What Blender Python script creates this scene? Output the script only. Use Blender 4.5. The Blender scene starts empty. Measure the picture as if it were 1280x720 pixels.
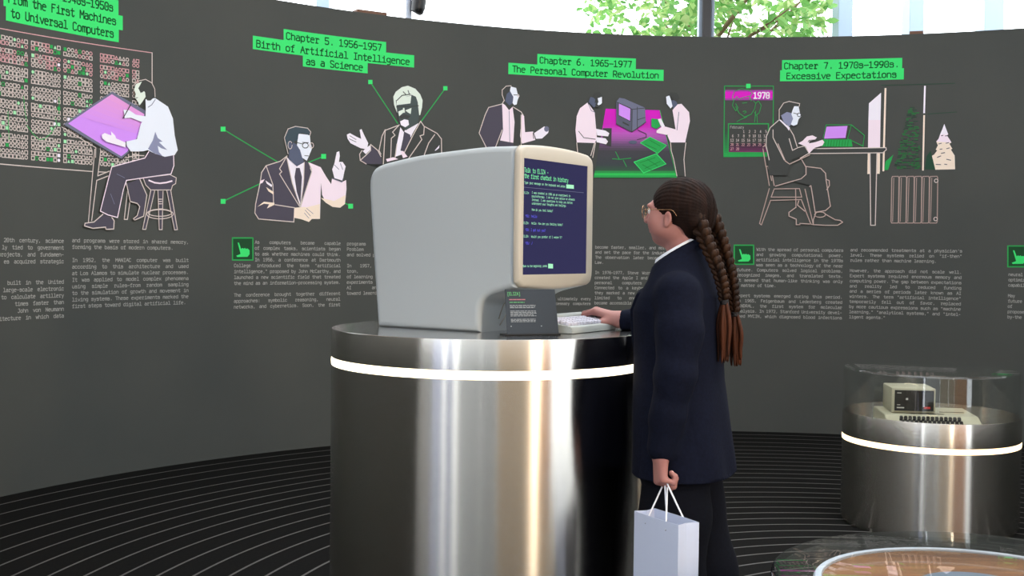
import bpy, bmesh, math, random
import numpy as np
from mathutils import Vector, Matrix
from mathutils.geometry import tessellate_polygon

scene = bpy.context.scene
col = scene.collection
R_ = math.radians
random.seed(7)

# ------------------------------------------------------------------ camera
F_PX, PITCH, ROLL, EYE = 1477.47, 0.0316, 0.0118, 1.35
cam_d = bpy.data.cameras.new('camera')
cam_d.sensor_width = 36.0
cam_d.lens = F_PX * 36.0 / 1280.0
cam_d.clip_start = 0.05
cam = bpy.data.objects.new('camera', cam_d)
col.objects.link(cam)
_c, _s = math.cos(ROLL), math.sin(ROLL)
_X, _U, _F = Vector((1, 0, 0)), Vector((0, math.sin(PITCH), math.cos(PITCH))), Vector((0, math.cos(PITCH), -math.sin(PITCH)))
_cx, _cy = _c * _X + _s * _U, -_s * _X + _c * _U
cam.matrix_world = Matrix(((_cx.x, _cy.x, -_F.x, 0), (_cx.y, _cy.y, -_F.y, 0), (_cx.z, _cy.z, -_F.z, EYE), (0, 0, 0, 1)))
scene.camera = cam

# ------------------------------------------------------------------ view, world, lights
scene.view_settings.view_transform = 'Standard'
scene.view_settings.look = 'None'
scene.view_settings.gamma = 1.0
scene.view_settings.use_curve_mapping = False
scene.view_settings.exposure = 0.0
SKY = 5.3
world = bpy.data.worlds.new('daylight')
scene.world = world
world.use_nodes = True
_bg = world.node_tree.nodes['Background']
_bg.inputs['Color'].default_value = (0.90, 0.95, 1.0, 1)
_bg.inputs['Strength'].default_value = SKY

# unseen warm lamp added behind the camera to light the computer front
LAMP_P, LAMP_T = Vector((3.0, -1.2, 2.35)), Vector((0.0, 3.45, 1.35))
_ld = bpy.data.lights.new('added_warm_lamp', 'AREA')
_ld.shape = 'DISK'; _ld.size = 0.5; _ld.spread = R_(70); _ld.energy = 17.0; _ld.color = (1.0, 0.80, 0.58)
_lo = bpy.data.objects.new('added_warm_lamp_light', _ld); col.objects.link(_lo)
_lo.location = LAMP_P; _lo.rotation_euler = (LAMP_T - LAMP_P).to_track_quat('-Z', 'Y').to_euler()

# ------------------------------------------------------------------ helpers
def lin(c):
    if isinstance(c, str):
        c = [int(c[i:i + 2], 16) for i in (0, 2, 4)]
    out = []
    for v in c[:3]:
        v = v / 255.0
        out.append(v / 12.92 if v <= 0.04045 else ((v + 0.055) / 1.055) ** 2.4)
    return (out[0], out[1], out[2], 1.0)

MATS = {}
def mat(name, color=None, rough=0.6, metal=0.0, emit=0.0, spec=0.5, emit_color=None, coat=0.0, aniso=0.0):
    if name in MATS:
        return MATS[name]
    m = bpy.data.materials.new(name)
    m.use_nodes = True
    b = m.node_tree.nodes['Principled BSDF']
    c = lin(color) if not (isinstance(color, tuple) and len(color) == 4) else color
    b.inputs['Base Color'].default_value = c
    b.inputs['Roughness'].default_value = rough
    b.inputs['Metallic'].default_value = metal
    b.inputs['Specular IOR Level'].default_value = spec
    if coat:
        b.inputs['Coat Weight'].default_value = coat
        b.inputs['Coat Roughness'].default_value = 0.1
    if emit:
        b.inputs['Emission Color'].default_value = lin(emit_color) if emit_color else c
        b.inputs['Emission Strength'].default_value = emit
    MATS[name] = m
    return m

def nodes_of(m):
    return m.node_tree.nodes, m.node_tree.links, m.node_tree.nodes['Principled BSDF']

def noise_color(m, c1, c2, scale=8.0, coords='Object', stretch=(1, 1, 1), bump=0.0, detail=4.0, rough_var=None):
    """base colour from a noise between two colours, optional bump"""
    n, l, b = nodes_of(m)
    tc = n.new('ShaderNodeTexCoord'); mp = n.new('ShaderNodeMapping'); nz = n.new('ShaderNodeTexNoise'); cr = n.new('ShaderNodeValToRGB')
    mp.inputs['Scale'].default_value = stretch
    nz.inputs['Scale'].default_value = scale; nz.inputs['Detail'].default_value = detail
    l.new(tc.outputs[coords], mp.inputs['Vector']); l.new(mp.outputs[0], nz.inputs['Vector'])
    l.new(nz.outputs['Fac'], cr.inputs['Fac'])
    cr.color_ramp.elements[0].position = 0.3; cr.color_ramp.elements[1].position = 0.7
    cr.color_ramp.elements[0].color = lin(c1); cr.color_ramp.elements[1].color = lin(c2)
    l.new(cr.outputs['Color'], b.inputs['Base Color'])
    if bump:
        bp = n.new('ShaderNodeBump'); bp.inputs['Strength'].default_value = bump; bp.inputs['Distance'].default_value = 0.01
        l.new(nz.outputs['Fac'], bp.inputs['Height']); l.new(bp.outputs[0], b.inputs['Normal'])
    return m

def tag(o, label=None, cat=None, group=None, kind=None):
    if label: o['label'] = label
    if cat: o['category'] = cat
    if group: o['group'] = group
    if kind: o['kind'] = kind
    return o

def empty(name, loc=(0, 0, 0), rz=0.0):
    o = bpy.data.objects.new(name, None)
    o.empty_display_size = 0.1
    o.location = loc; o.rotation_euler = (0, 0, rz)
    col.objects.link(o)
    return o

def mesh_obj(name, verts, faces, mats, parent=None, smooth=False, midx=None, loc=None):
    me = bpy.data.meshes.new(name)
    me.from_pydata([tuple(v) for v in verts], [], [tuple(f) for f in faces])
    for m in (mats if isinstance(mats, (list, tuple)) else [mats]):
        me.materials.append(m)
    if midx is not None:
        me.polygons.foreach_set('material_index', np.array(midx, dtype=np.int32))
    if smooth:
        me.polygons.foreach_set('use_smooth', np.ones(len(me.polygons), dtype=bool))
    me.update()
    o = bpy.data.objects.new(name, me)
    col.objects.link(o)
    if parent: o.parent = parent
    if loc: o.location = loc
    return o

def bm_obj(name, bm, mats, parent=None, smooth=False, recalc=True, auto=None):
    if recalc:
        bmesh.ops.recalc_face_normals(bm, faces=bm.faces[:])
    me = bpy.data.meshes.new(name)
    bm.to_mesh(me); bm.free()
    for m in (mats if isinstance(mats, (list, tuple)) else [mats]):
        me.materials.append(m)
    if smooth:
        me.polygons.foreach_set('use_smooth', np.ones(len(me.polygons), dtype=bool))
        if auto:
            me.set_sharp_from_angle(angle=R_(auto))
    o = bpy.data.objects.new(name, me)
    col.objects.link(o)
    if parent: o.parent = parent
    return o

def add_box(bm, c, s, rot=None, bevel=0.0, seg=2, mi=0):
    """axis box centre c, size s, optional 3x3 rot"""
    r = bmesh.ops.create_cube(bm, size=1.0)
    vs = r['verts']
    for v in vs:
        v.co = Vector((v.co.x * s[0], v.co.y * s[1], v.co.z * s[2]))
    if bevel:
        es = list({e for v in vs for e in v.link_edges})
        rr = bmesh.ops.bevel(bm, geom=es, offset=bevel, segments=seg, affect='EDGES', profile=0.5)
        vs = list({v for f in rr['faces'] for v in f.verts} | {v for v in vs if v.is_valid})
    for v in vs:
        p = v.co.copy()
        if rot is not None: p = rot @ p
        v.co = p + Vector(c)
    if mi:
        for f in {f for v in vs for f in v.link_faces}: f.material_index = mi
    return vs

def add_lathe(bm, prof, n=64, c=(0, 0), mi=0, close=False):
    """profile list of (r,z) revolved about z at c"""
    rings = []
    for r, z in prof:
        if r < 1e-6:
            rings.append([bm.verts.new((c[0], c[1], z))])
        else:
            rings.append([bm.verts.new((c[0] + r * math.cos(2 * math.pi * i / n), c[1] + r * math.sin(2 * math.pi * i / n), z)) for i in range(n)])
    pairs = list(zip(rings[:-1], rings[1:]))
    if close: pairs.append((rings[-1], rings[0]))
    for a, b in pairs:
        for i in range(n):
            j = (i + 1) % n
            if len(a) == 1 and len(b) == 1: continue
            if len(a) == 1: f = bm.faces.new((a[0], b[i], b[j]))
            elif len(b) == 1: f = bm.faces.new((a[i], a[j], b[0]))
            else: f = bm.faces.new((a[i], a[j], b[j], b[i]))
            f.material_index = mi

def add_tube(bm, pts, r, n=8, cap=True, mi=0, closed=False):
    """tube along pts; r a number or list"""
    pts = [Vector(p) for p in pts]
    m = len(pts)
    rs = r if isinstance(r, (list, tuple)) else [r] * m
    rings = []; prev = None
    for i, p in enumerate(pts):
        if closed: t = pts[(i + 1) % m] - pts[i - 1]
        else: t = pts[min(i + 1, m - 1)] - pts[max(i - 1, 0)]
        if t.length < 1e-9: t = Vector((0, 0, 1))
        t.normalize()
        if prev is None:
            a = Vector((0, 0, 1)) if abs(t.z) < 0.9 else Vector((1, 0, 0))
            u = t.cross(a).normalized()
        else:
            u = (prev - t * prev.dot(t)).normalized()
        prev = u; v = t.cross(u)
        rings.append([bm.verts.new(p + rs[i] * (math.cos(2 * math.pi * k / n) * u + math.sin(2 * math.pi * k / n) * v)) for k in range(n)])
    prs = list(zip(rings[:-1], rings[1:]))
    if closed: prs.append((rings[-1], rings[0]))
    for a, b in prs:
        for k in range(n):
            f = bm.faces.new((a[k], a[(k + 1) % n], b[(k + 1) % n], b[k])); f.material_index = mi
    if cap and not closed:
        f = bm.faces.new(rings[0][::-1]); f.material_index = mi
        f = bm.faces.new(rings[-1]); f.material_index = mi

def pix_ray(x, y):
    """direction of the sight line through a photograph pixel"""
    u = (x - 640) / F_PX; v = -(y - 360) / F_PX
    u, v = _c * u - _s * v, _s * u + _c * v
    return Vector((u, math.cos(PITCH) + v * math.sin(PITCH), -math.sin(PITCH) + v * math.cos(PITCH)))

def on_z(x, y, z):
    d = pix_ray(x, y); t = (z - EYE) / d.z
    return Vector((d.x * t, d.y * t, z))

def at_y(x, y, Y):
    d = pix_ray(x, y); t = Y / d.y
    return Vector((d.x * t, Y, EYE + d.z * t))
# ================================================================== ROOM
ROOF_IN = 2.6
WC = (1.5256, 4.1992); WR = 4.7362; WALL_H = EYE + 1.6226
TH0, TH1 = 216.0, -42.0                      # curved wall runs clockwise from TH0 to TH1 (degrees about its centre)
DTH = 0.75                                   # facet of the curved wall in degrees
def wall_xy(th, inset=0.0):
    """point on the faceted inner face of the curved wall, th in degrees"""
    k = math.floor(th / DTH); f = th / DTH - k
    r = WR - inset
    a0, a1 = R_(k * DTH), R_((k + 1) * DTH)
    return (WC[0] + r * ((1 - f) * math.cos(a0) + f * math.cos(a1)), WC[1] + r * ((1 - f) * math.sin(a0) + f * math.sin(a1)))
def pix_wall(x, y):
    d = pix_ray(x, y)
    a = d.x * d.x + d.y * d.y; b = -(d.x * WC[0] + d.y * WC[1]); c = WC[0] ** 2 + WC[1] ** 2 - WR * WR
    t = (-b + math.sqrt(b * b - a * c)) / a
    return (-math.atan2(d.y * t - WC[1], d.x * t - WC[0]) * WR, EYE + d.z * t)       # (s, z): s grows to the right
def wall_pt(s, z, inset):
    x, y = wall_xy(math.degrees(-s / WR), inset)
    return (x, y, z)

m_wall = mat('wall_paint', '474946', rough=0.75, spec=0.25)
noise_color(m_wall, '444744', '4a4c48', scale=1.3, bump=0.02)
m_walltop = mat('wall_edge_paint', '3c3e3e', rough=0.7)
vs, fs = [], []
ths = [TH1 + DTH * i for i in range(int(round((TH0 - TH1) / DTH)) + 1)]
for th in ths:
    a = wall_xy(th); b = wall_xy(th, -0.14)
    vs += [(a[0], a[1], 0), (a[0], a[1], WALL_H), (b[0], b[1], WALL_H), (b[0], b[1], 0)]
for i in range(len(ths) - 1):
    p, q = 4 * i, 4 * (i + 1)
    for k in range(4):
        fs.append((p + k, q + k, q + (k + 1) % 4, p + (k + 1) % 4))
fs.append((3, 2, 1, 0)); n = 4 * (len(ths) - 1); fs.append((n, n + 1, n + 2, n + 3))
o = mesh_obj('wall_curved', vs, fs, m_wall); tag(o, kind='structure')

# floor: dark rubber with pale inlaid rings concentric with the wall
m_floor = mat('floor_dark', '181817', rough=0.85, spec=0.08)
noise_color(m_floor, '101010', '171716', scale=60, bump=0.05)
m_ring = mat('floor_ring', '5b5a58', rough=0.5)
radii = [4.585, 4.41, 4.225, 4.045, 3.885]
r = 3.74
while r > 2.5: radii.append(r); r -= 0.1425
while r > 0.2: radii.append(r); r -= 0.131
RW = 0.006
edges = [(WR + 0.02, None)]
prof = [WR + 0.02]
mids = []
for r in radii:
    prof += [r + RW, r - RW]; mids += [0, 1]
prof.append(0.0); mids.append(0)
vs, fs, mi = [], [], []
N = 240
for r in prof[:-1]:
    for i in range(N):
        a = 2 * math.pi * i / N
        vs.append((WC[0] + r * math.cos(a), WC[1] + r * math.sin(a), 0))
vs.append((WC[0], WC[1], 0))
for k in range(len(prof) - 2):
    for i in range(N):
        j = (i + 1) % N
        fs.append((k * N + i, k * N + j, (k + 1) * N + j, (k + 1) * N + i)); mi.append(mids[k])
k = len(prof) - 2
for i in range(N):
    fs.append((k * N + i, k * N + (i + 1) % N, len(vs) - 1)); mi.append(0)
# dark apron running out through the entrance
o = mesh_obj('floor', vs, fs, [m_floor, m_ring], midx=mi); tag(o, kind='structure')
m_terrace = mat('terrace_stone', '8d8a84', rough=0.8)
noise_color(m_terrace, '85827c', '95928c', scale=3)
vs, fs = [], []
for i in range(N):
    a = 2 * math.pi * i / N
    vs.append((WC[0] + (WR + 0.02) * math.cos(a), WC[1] + (WR + 0.02) * math.sin(a), 0))
for i in range(N):
    a = 2 * math.pi * i / N
    vs.append((WC[0] + 22 * math.cos(a), WC[1] + 22 * math.sin(a), 0))
for i in range(N):
    j = (i + 1) % N
    fs.append((i, N + i, N + j, j))
o = mesh_obj('ground_terrace', vs, fs, m_terrace); tag(o, kind='structure')

# roof over the exhibition ring, boarded underneath, with a round roof light
m_roof = mat('roof_boards', 'a5733f', rough=0.55)
noise_color(m_roof, '8f6136', 'b98650', scale=2.0, stretch=(0.6, 9, 1), detail=5)
RZ = 4.5
bm = bmesh.new(); add_lathe(bm, [(ROOF_IN, RZ), (6.3, RZ), (6.3, RZ + 0.22), (ROOF_IN, RZ + 0.22)], 96, c=WC, close=True)
o = bm_obj('ceiling', bm, m_roof, None); tag(o, kind='structure')
# entrance front behind the camera: panels between two wide openings
m_conc = mat('front_pale_panel', 'b9c0c6', rough=0.8); m_tan = mat('front_tan_panel', 'cdb493', rough=0.7); m_woodp = mat('front_wood_panel', 'b5773f', rough=0.6); m_dk = mat('front_dark_panel', '1b1b1d', rough=0.8)
noise_color(m_woodp, 'b5692a', 'd8934f', scale=3, stretch=(6, 1, 0.5))
FY = -3.2
def front(x0, x1, m, name='wall_front'):
    bm = bmesh.new(); add_box(bm, ((x0 + x1) / 2, FY - 0.1, 2.2), (x1 - x0, 0.2, 4.4), bevel=0.01)
    o = bm_obj(name, bm, m); tag(o, kind='structure'); return o
m_blp = mat('front_blue_panel', '9ba6cc', rough=0.7)
front(-9.0, -5.3, m_dk); front(-5.3, -4.15, m_blp); front(-3.66, -3.02, m_blp); front(-2.48, -0.6, m_conc); front(-0.55, 0.7, m_conc); front(0.76, 2.4, m_tan); front(2.44, 3.6, m_tan); front(3.66, 6.5, m_woodp)
# slim dark posts of the glazed outer front beyond the curved wall
m_alu = mat('post_dark', '26292d', rough=0.4, spec=0.5); m_alu2 = mat('post_pale', '93a6ba', rough=0.5)
def post(px0, px1, Y, m, name, d=0.09):
    a, b = at_y(px0, 30, Y), at_y(px1, 30, Y)
    bm = bmesh.new(); add_box(bm, ((a.x + b.x) / 2, Y + d / 2, 2.25), (b.x - a.x, d, 4.5), bevel=0.006)
    o = bm_obj(name, bm, m); tag(o, kind='structure'); return o
post(873.5, 878, 10.1, m_alu2, 'trim_1'); post(878, 889, 10.07, m_alu, 'trim_2', 0.12); post(889, 893, 10.1, m_alu2, 'trim_3')
for i, (a, b) in enumerate(((1048, 1066), (1137, 1155), (1231, 1255), (395, 411))):
    post(a, b, 12.2 if i < 3 else 11.5, m_alu2, 'trim_%d' % (i + 4), 0.25)
# ================================================================== FLAT PRINTED GRAPHICS
FONT = {
'a':"17 57 76 72|75 25 04 03 12 52 73",'b':"09 02|06 27 57 76 73 52 22 03",'c':"76 57 27 06 03 22 52 73",'d':"79 72|76 57 27 06 03 22 52 73",
'e':"05 75 76 57 27 06 03 22 62",'f':"79 59 38 32|07 67|12 62",'g':"77 71 50 10|76 57 27 06 04 23 53 74",'h':"09 02|06 27 57 76 72",
'i':"17 47 42|02 82|49 48",'j':"27 57 51 40 10|59 58",'k':"09 02|67 04|24 72",'l':"19 49 42|02 82",'m':"02 07|06 17 37 46 42|46 57 77 86 82",
'n':"02 07|06 27 57 76 72",'o':"27 57 76 73 52 22 03 06 27",'p':"07 00|06 27 57 76 73 52 22 03",'q':"77 70|76 57 27 06 03 22 52 73",
'r':"07 27 22|02 52|25 47 67 76",'s':"76 57 17 06 15 65 74 73 62 12 03",'t':"39 33 42 62 73|07 77",'u':"07 03 22 52 73|77 72",'v':"07 42 87",
'w':"07 22 46 62 87",'x':"07 72|77 02",'y':"07 42|77 30 10",'z':"07 77 02 72",
'A':"02 49 82|15 75",'B':"02 09 59 78 77 66 06|66 75 73 52 02",'C':"78 59 29 08 03 22 52 73",'D':"02 09 49 77 74 42 02",'E':"79 09 02 72|06 56",
'F':"79 09 02|06 56",'G':"78 59 29 08 03 22 52 73 75 45",'H':"09 02|79 72|06 76",'I':"19 79|49 42|12 72",'J':"29 79|69 63 42 22 03",
'K':"09 02|79 05|26 72",'L':"09 02 72",'M':"02 09 45 89 82",'N':"02 09 72 79",'O':"29 59 78 73 52 22 03 08 29",'P':"02 09 59 78 76 55 05",
'Q':"29 59 78 73 52 22 03 08 29|43 71",'R':"02 09 59 78 76 55 05|45 72",'S':"78 59 19 08 07 16 65 74 73 52 12 03",'T':"09 89|49 42",
'U':"09 03 22 52 73 79",'V':"09 42 89",'W':"09 22 46 62 89",'X':"09 72|79 02",'Y':"09 45 89|45 42",'Z':"09 79 02 72",
'0':"29 59 78 73 52 22 03 08 29|45 46",'1':"08 39 32|02 72",'2':"08 29 59 78 76 02 72",'3':"09 79 46 65 74 73 52 12 03",'4':"52 59 04 74",
'5':"79 09 06 56 75 73 52 12 03",'6':"69 39 06 03 22 52 73 75 56 26 05",'7':"09 79 32",'8':"26 07 08 29 59 78 77 56 26 05 03 22 52 73 75 56",
'9':"12 42 75 78 59 29 08 06 25 55 76",'.':"42 43",',':"43 31",'-':"15 65",'\u2014':"05 85","'":"49 47",'"':"29 27|59 57",':':"43 42|47 46",
'?':"08 29 59 78 76 45 44|42 43",'/':"01 79",'!':"49 45|42 43",'[':"69 29 20 60",']':"29 69 60 20",'>':"07 75 03",
}
_glyph = {}
def glyph_strokes(ch):
    if ch not in _glyph:
        out = []
        for st in FONT.get(ch, '').split('|'):
            pts = [(int(t[0]) / 8.0, (int(t[1]) - 2) / 7.0) for t in st.split()]
            if len(pts) > 1: out.append(pts)
        _glyph[ch] = out
    return _glyph[ch]

class Flat:
    """collects flat shapes in 2-D (metres) and turns them into one thin printed mesh"""
    def __init__(self, grid=None):
        self.v, self.f, self.m, self.mats = [], [], [], []
        self.grid = grid
        self.layer = 0
    def _mi(self, m):
        if m not in self.mats: self.mats.append(m)
        return self.mats.index(m)
    def poly(self, pts, m, bump=True):
        if bump: self.layer += 1
        tris = tessellate_polygon([[Vector((p[0], p[1], 0)) for p in pts]])
        b = len(self.v); self.v += [(p[0], p[1], self.layer) for p in pts]
        mi = self._mi(m)
        for t in tris:
            self.f.append(tuple(b + i for i in t)); self.m.append(mi)
    def line(self, pts, w, m, closed=False, bump=True):
        if bump: self.layer += 1
        mi = self._mi(m)
        pts = list(pts)
        if closed: pts = pts + [pts[0]]
        h = w / 2
        for (x0, y0), (x1, y1) in zip(pts[:-1], pts[1:]):
            L = math.hypot(x1 - x0, y1 - y0)
            if L < 1e-9: continue
            ux, uy = (x1 - x0) / L * h, (y1 - y0) / L * h
            e = 0.7
            b = len(self.v)
            self.v += [(x0 - e * ux - uy, y0 - e * uy + ux, self.layer), (x0 - e * ux + uy, y0 - e * uy - ux, self.layer),
                       (x1 + e * ux + uy, y1 + e * uy - ux, self.layer), (x1 + e * ux - uy, y1 + e * uy + ux, self.layer)]
            self.f.append((b, b + 1, b + 2, b + 3)); self.m.append(mi)
    def text(self, txt, p0, cw, ch, w, m, direction=(1, 0), bump=True, fill=0.80):
        """monospaced stroke lettering: baseline origin p0, cell width cw, cap height ch, pen w"""
        if bump: self.layer += 1
        dx, dy = direction
        for i, c in enumerate(txt):
            for st in glyph_strokes(c):
                pts = []
                for gx, gy in st:
                    lx = cw * (i + 0.10 + gx * fill); ly = gy * ch
                    pts.append((p0[0] + lx * dx - ly * dy, p0[1] + lx * dy + ly * dx))
                self.line(pts, w, m, bump=False)
    def build(self, name, place, parent=None, pitch=0.0002):
        """place(x, y, lift) -> 3-D"""
        bm = bmesh.new()
        vs = [bm.verts.new((x, y, l * 1e-3)) for x, y, l in self.v]
        for f, mi in zip(self.f, self.m):
            try:
                fc = bm.faces.new([vs[i] for i in f]); fc.material_index = mi
            except ValueError:
                pass
        if self.grid:
            xs = [v.co.x for v in bm.verts]
            k0, k1 = math.ceil(min(xs) / self.grid), math.floor(max(xs) / self.grid)
            for k in range(k0, k1 + 1):
                x = k * self.grid
                fcs = [f for f in bm.faces if min(v.co.x for v in f.verts) < x - 1e-6 and max(v.co.x for v in f.verts) > x + 1e-6]
                if not fcs: continue
                es = list({e for f in fcs for e in f.edges}); vv = list({v for f in fcs for v in f.verts})
                bmesh.ops.bisect_plane(bm, geom=vv + es + fcs, plane_co=(x, 0, 0), plane_no=(1, 0, 0), dist=1e-7)
        for f in bm.faces:
            f.normal_update()
            if f.normal.z < 0: f.normal_flip()
        for v in bm.verts:
            v.co = Vector(place(v.co.x, v.co.y, v.co.z * 1e3 * pitch))
        return bm_obj(name, bm, self.mats or [m_wall], parent, recalc=False)

WGRID = WR * R_(DTH)
def wall_place(base=0.0006):
    return lambda s, z, l: wall_pt(s, z, base + l)
class WallFlat(Flat):
    """Flat whose shapes are traced in photograph pixels (through crop frames) and unprojected to the wall"""
    def __init__(self, frame=(0, 0, 1)):
        super().__init__(WGRID); self.frame = frame
    def px(self, p):
        ox, oy, k = self.frame
        return pix_wall(ox + p[0] / k, oy + p[1] / k)
    def P(self, s, m):
        self.poly([self.px(p) for p in pts_of(s)], m)
    def L(self, s, m, w=1.1, closed=False):
        """w in photo pixels"""
        q = [self.px(p) for p in pts_of(s)]
        ox, oy, k = self.frame
        p0 = pts_of(s)[0]; X, Y = ox + p0[0] / k, oy + p0[1] / k
        a, b = pix_wall(X, Y), pix_wall(X + 1, Y + 1)
        unit = 0.5 * (abs(b[0] - a[0]) + abs(b[1] - a[1]))
        self.line(q, w * unit, m, closed)
    def put(self, name, parent=None, base=0.0006):
        return self.build(name, wall_place(base), parent)
def pts_of(s):
    if isinstance(s, str):
        n = [float(t) for t in s.replace(',', ' ').split()]
        return [(n[i], n[i + 1]) for i in range(0, len(n) - 1, 2)]
    return s
def ell(cx, cy, rx, ry, n=14, a0=0, a1=360):
    return [(cx + rx * math.cos(R_(a0 + (a1 - a0) * i / n)), cy + ry * math.sin(R_(a0 + (a1 - a0) * i / n))) for i in range(n if a1 - a0 == 360 else n + 1)]

def paint(name, c):
    return mat('print_' + name, c, rough=0.8, spec=0.2)
p_white = paint('white', 'f3ecf6'); p_cool = paint('cool_white', 'e9eef8'); p_pink = paint('pale_pink', 'f6e3ee'); p_cream = paint('cream', 'f5e2cf')
p_green = paint('green', '3fe073'); p_dgreen = paint('dark_green', '1f7a3a'); p_mgreen = paint('mid_green', '2ea552'); p_ink = paint('ink', '17572c')
p_line = paint('line', 'd8cbc4'); p_text = paint('text', 'a2a29c'); p_dark = paint('dark', '444644'); p_navy = paint('slate', '504c58'); p_grey = paint('grey', '71748a')
p_mag = paint('magenta', 'd91fc0'); p_lilac = paint('lilac', 'd292f2'); p_lilac2 = paint('lilac_light', 'e3a0df'); p_shadow = paint('shirt_shade', '8c90ad'); p_face = paint('face_shade', '5b6277')
p_mint = paint('mint', 'a8e8b4'); p_rose = paint('rose', 'd8a6a8'); p_faint = paint('faint_green', '2b4b3a')
p_mag2 = paint('magenta_mid', 'a344a0'); p_mag3 = paint('magenta_low', '78497c'); p_mag4 = paint('magenta_fade', '57465c'); p_pale = paint('face_mint', 'dfeadd')
# ================================================================== WALL GRAPHICS
def thing(name, label, cat, group=None, loc=(0, 0, 0), rz=0.0):
    return tag(empty(name, loc, rz), label, cat, group)
def mural_root(label, px, group=None, cat='mural drawing', name='mural_drawing'):
    s, z = pix_wall(*px)
    o = empty(name, wall_pt(s, z, 0.0)); tag(o, label, cat, group)
    return o
def adopt(root, o):
    o.parent = root; o.matrix_parent_inverse = Matrix.Translation(-Vector(root.location))
    return o

# ---------------- chapter banners
def banner(label, boxes, texts, px):
    root = mural_root(label, px, 'green chapter banners', 'wall title', 'title_banner')
    w = WallFlat()
    for b in boxes:
        q = [w.px(p) for p in b]            # TL TR BR BL ; squared up on the wall
        l = (q[0][0] + q[3][0]) / 2; r = (q[1][0] + q[2][0]) / 2; t = (q[0][1] + q[1][1]) / 2; bt = (q[2][1] + q[3][1]) / 2
        w.poly([(l, t), (r, t), (r, bt), (l, bt)], p_green)
    adopt(root, w.put('banner'))
    w = WallFlat()
    for txt, a, b in texts:                 # a,b: photo pixels of the ends of the line at half cap height
        (s0, z0), (s1, z1) = pix_wall(*a), pix_wall(*b)
        cw = (s1 - s0) / (len(txt) - 0.20); ch = CAP
        z = (z0 + z1) / 2
        w.text(txt, (s0 - 0.10 * cw, z - ch / 2), cw, ch, ch * 0.165, p_ink)
    adopt(root, w.put('lettering', base=0.0016))
CAP = 0.044
banner('green title banner on the wall reading Birth of Artificial Intelligence as a Science',
       [[(354.5, 35.7), (482.7, 53), (482.5, 67), (354.3, 51)], [(315.9, 45), (518, 68.7), (517.2, 84.5), (315.9, 61.2)], [(378.5, 68), (459.5, 77), (459.5, 91.2), (378.5, 83.7)]],
       [('Chapter 5. 1956\u20141957', (358, 45.6), (476.9, 58.8)), ('Birth of Artificial Intelligence', (320.7, 55), (512, 76.8)), ('as a Science', (383, 76.8), (453.5, 84))], (415, 80))
banner('green title banner on the wall reading The Personal Computer Revolution',
       [[(671.6, 67.2), (794.8, 73.2), (794.8, 88), (671.6, 82)], [(635.4, 78.2), (829.6, 87.5), (829.3, 101.5), (635.4, 92.2)]],
       [('Chapter 6. 1965\u20141977', (675, 75.4), (789.8, 80.2)), ('The Personal Computer Revolution', (640.7, 86), (823.3, 94.3))], (730, 95))
banner('green title banner on the wall reading Excessive Expectations',
       [[(977.5, 75.3), (1127.7, 72.1), (1127.7, 86), (977.5, 89)], [(975.3, 88.1), (1129.6, 85), (1130, 98.3), (974.7, 102.5)]],
       [('Chapter 7. 1970s\u20141990s.', (980.7, 82.2), (1123.9, 80.2)), ('Excessive Expectations', (983.6, 95.6), (1120.7, 92.4))], (1050, 95))
# the leftmost banner runs out of the picture: its lines are set from their right ends
root = mural_root('green title banner at the left edge reading Universal Computers', (75, 38), 'green chapter banners', 'wall title', 'title_banner')
w = WallFlat(); wt = WallFlat()
cw0 = 0.0312
for txt, rx, ry, bt, bb, be in (('Chapter 4. 1940s\u20141950s', 141, 9.5, (148, 0.5), (148, 20), 0.03), ('From the First Machines', 144.6, 26.5, (153.3, 20), (153.3, 38), 0.03), ('to Universal Computers', 141.7, 42.2, (148.3, 36), (148.3, 53), 0.03)):
    s1, z = pix_wall(rx, ry)
    L = cw0 * (len(txt) - 0.14)
    wt.text(txt, (s1 - L, z - CAP / 2), cw0, CAP, CAP * 0.165, p_ink)
    sr, zt = pix_wall(*bt); _, zb = pix_wall(*bb)
    w.poly([(s1 - L - be, zt), (sr, zt), (sr, zb), (s1 - L - be, zb)], p_green)
adopt(root, w.put('banner')); adopt(root, wt.put('lettering', base=0.0016))

# ---------------- paragraphs of small print
def paragraph(label, lines, TL, BL, TR, n, indent=0, justify=True, right=False, group='columns of small print on the wall'):
    """TL/BL: left end of first and last rows' mid height (pixels), TR: right end of the first row"""
    w = WallFlat()
    (s0, z0), (s0b, z1), (s1, _) = pix_wall(*TL), pix_wall(*BL), pix_wall(*TR)
    W = s1 - s0; cw = W / n; dz = (z1 - z0) / (len(lines) - 1); ch = abs(dz) * 0.52
    w.layer = 1
    for i, t in enumerate(lines):
        if not t: continue
        z = z0 + dz * i - ch / 2
        a = s0
        Wl = W
        if t.startswith('>'):
            t = t[1:]; a = s0 + indent; Wl = W - indent
        last = t.endswith('~'); t = t.rstrip('~')
        words = t.split(' ')
        tot = sum(len(x) for x in words) * cw
        gap = 1.7 * cw if right else cw if (last or len(words) == 1) else max(0.3 * cw, (Wl - tot) / (len(words) - 1))
        if right: a = s1 - tot - gap * (len(words) - 1)
        for x in words:
            w.text(x, (a, z), cw, ch, ch * 0.19, p_text, bump=False)
            a += len(x) * cw + gap
    tag(w.put('text_column'), label, 'wall text', group)
paragraph('small grey print below the drawing table, column beginning 20th century',
          ['20th century, science', 'ly tied to government', 'projects, and fundamen-', 'es acquired strategic', '', '', 'built in the United', 'large-scale electronic', 'to calculate artillery', 'times faster than', 'John von Neumann', 'architecture in which data'],
          (-25, 299.5), (-25, 400), (80, 299.5), 31, right=True)
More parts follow.
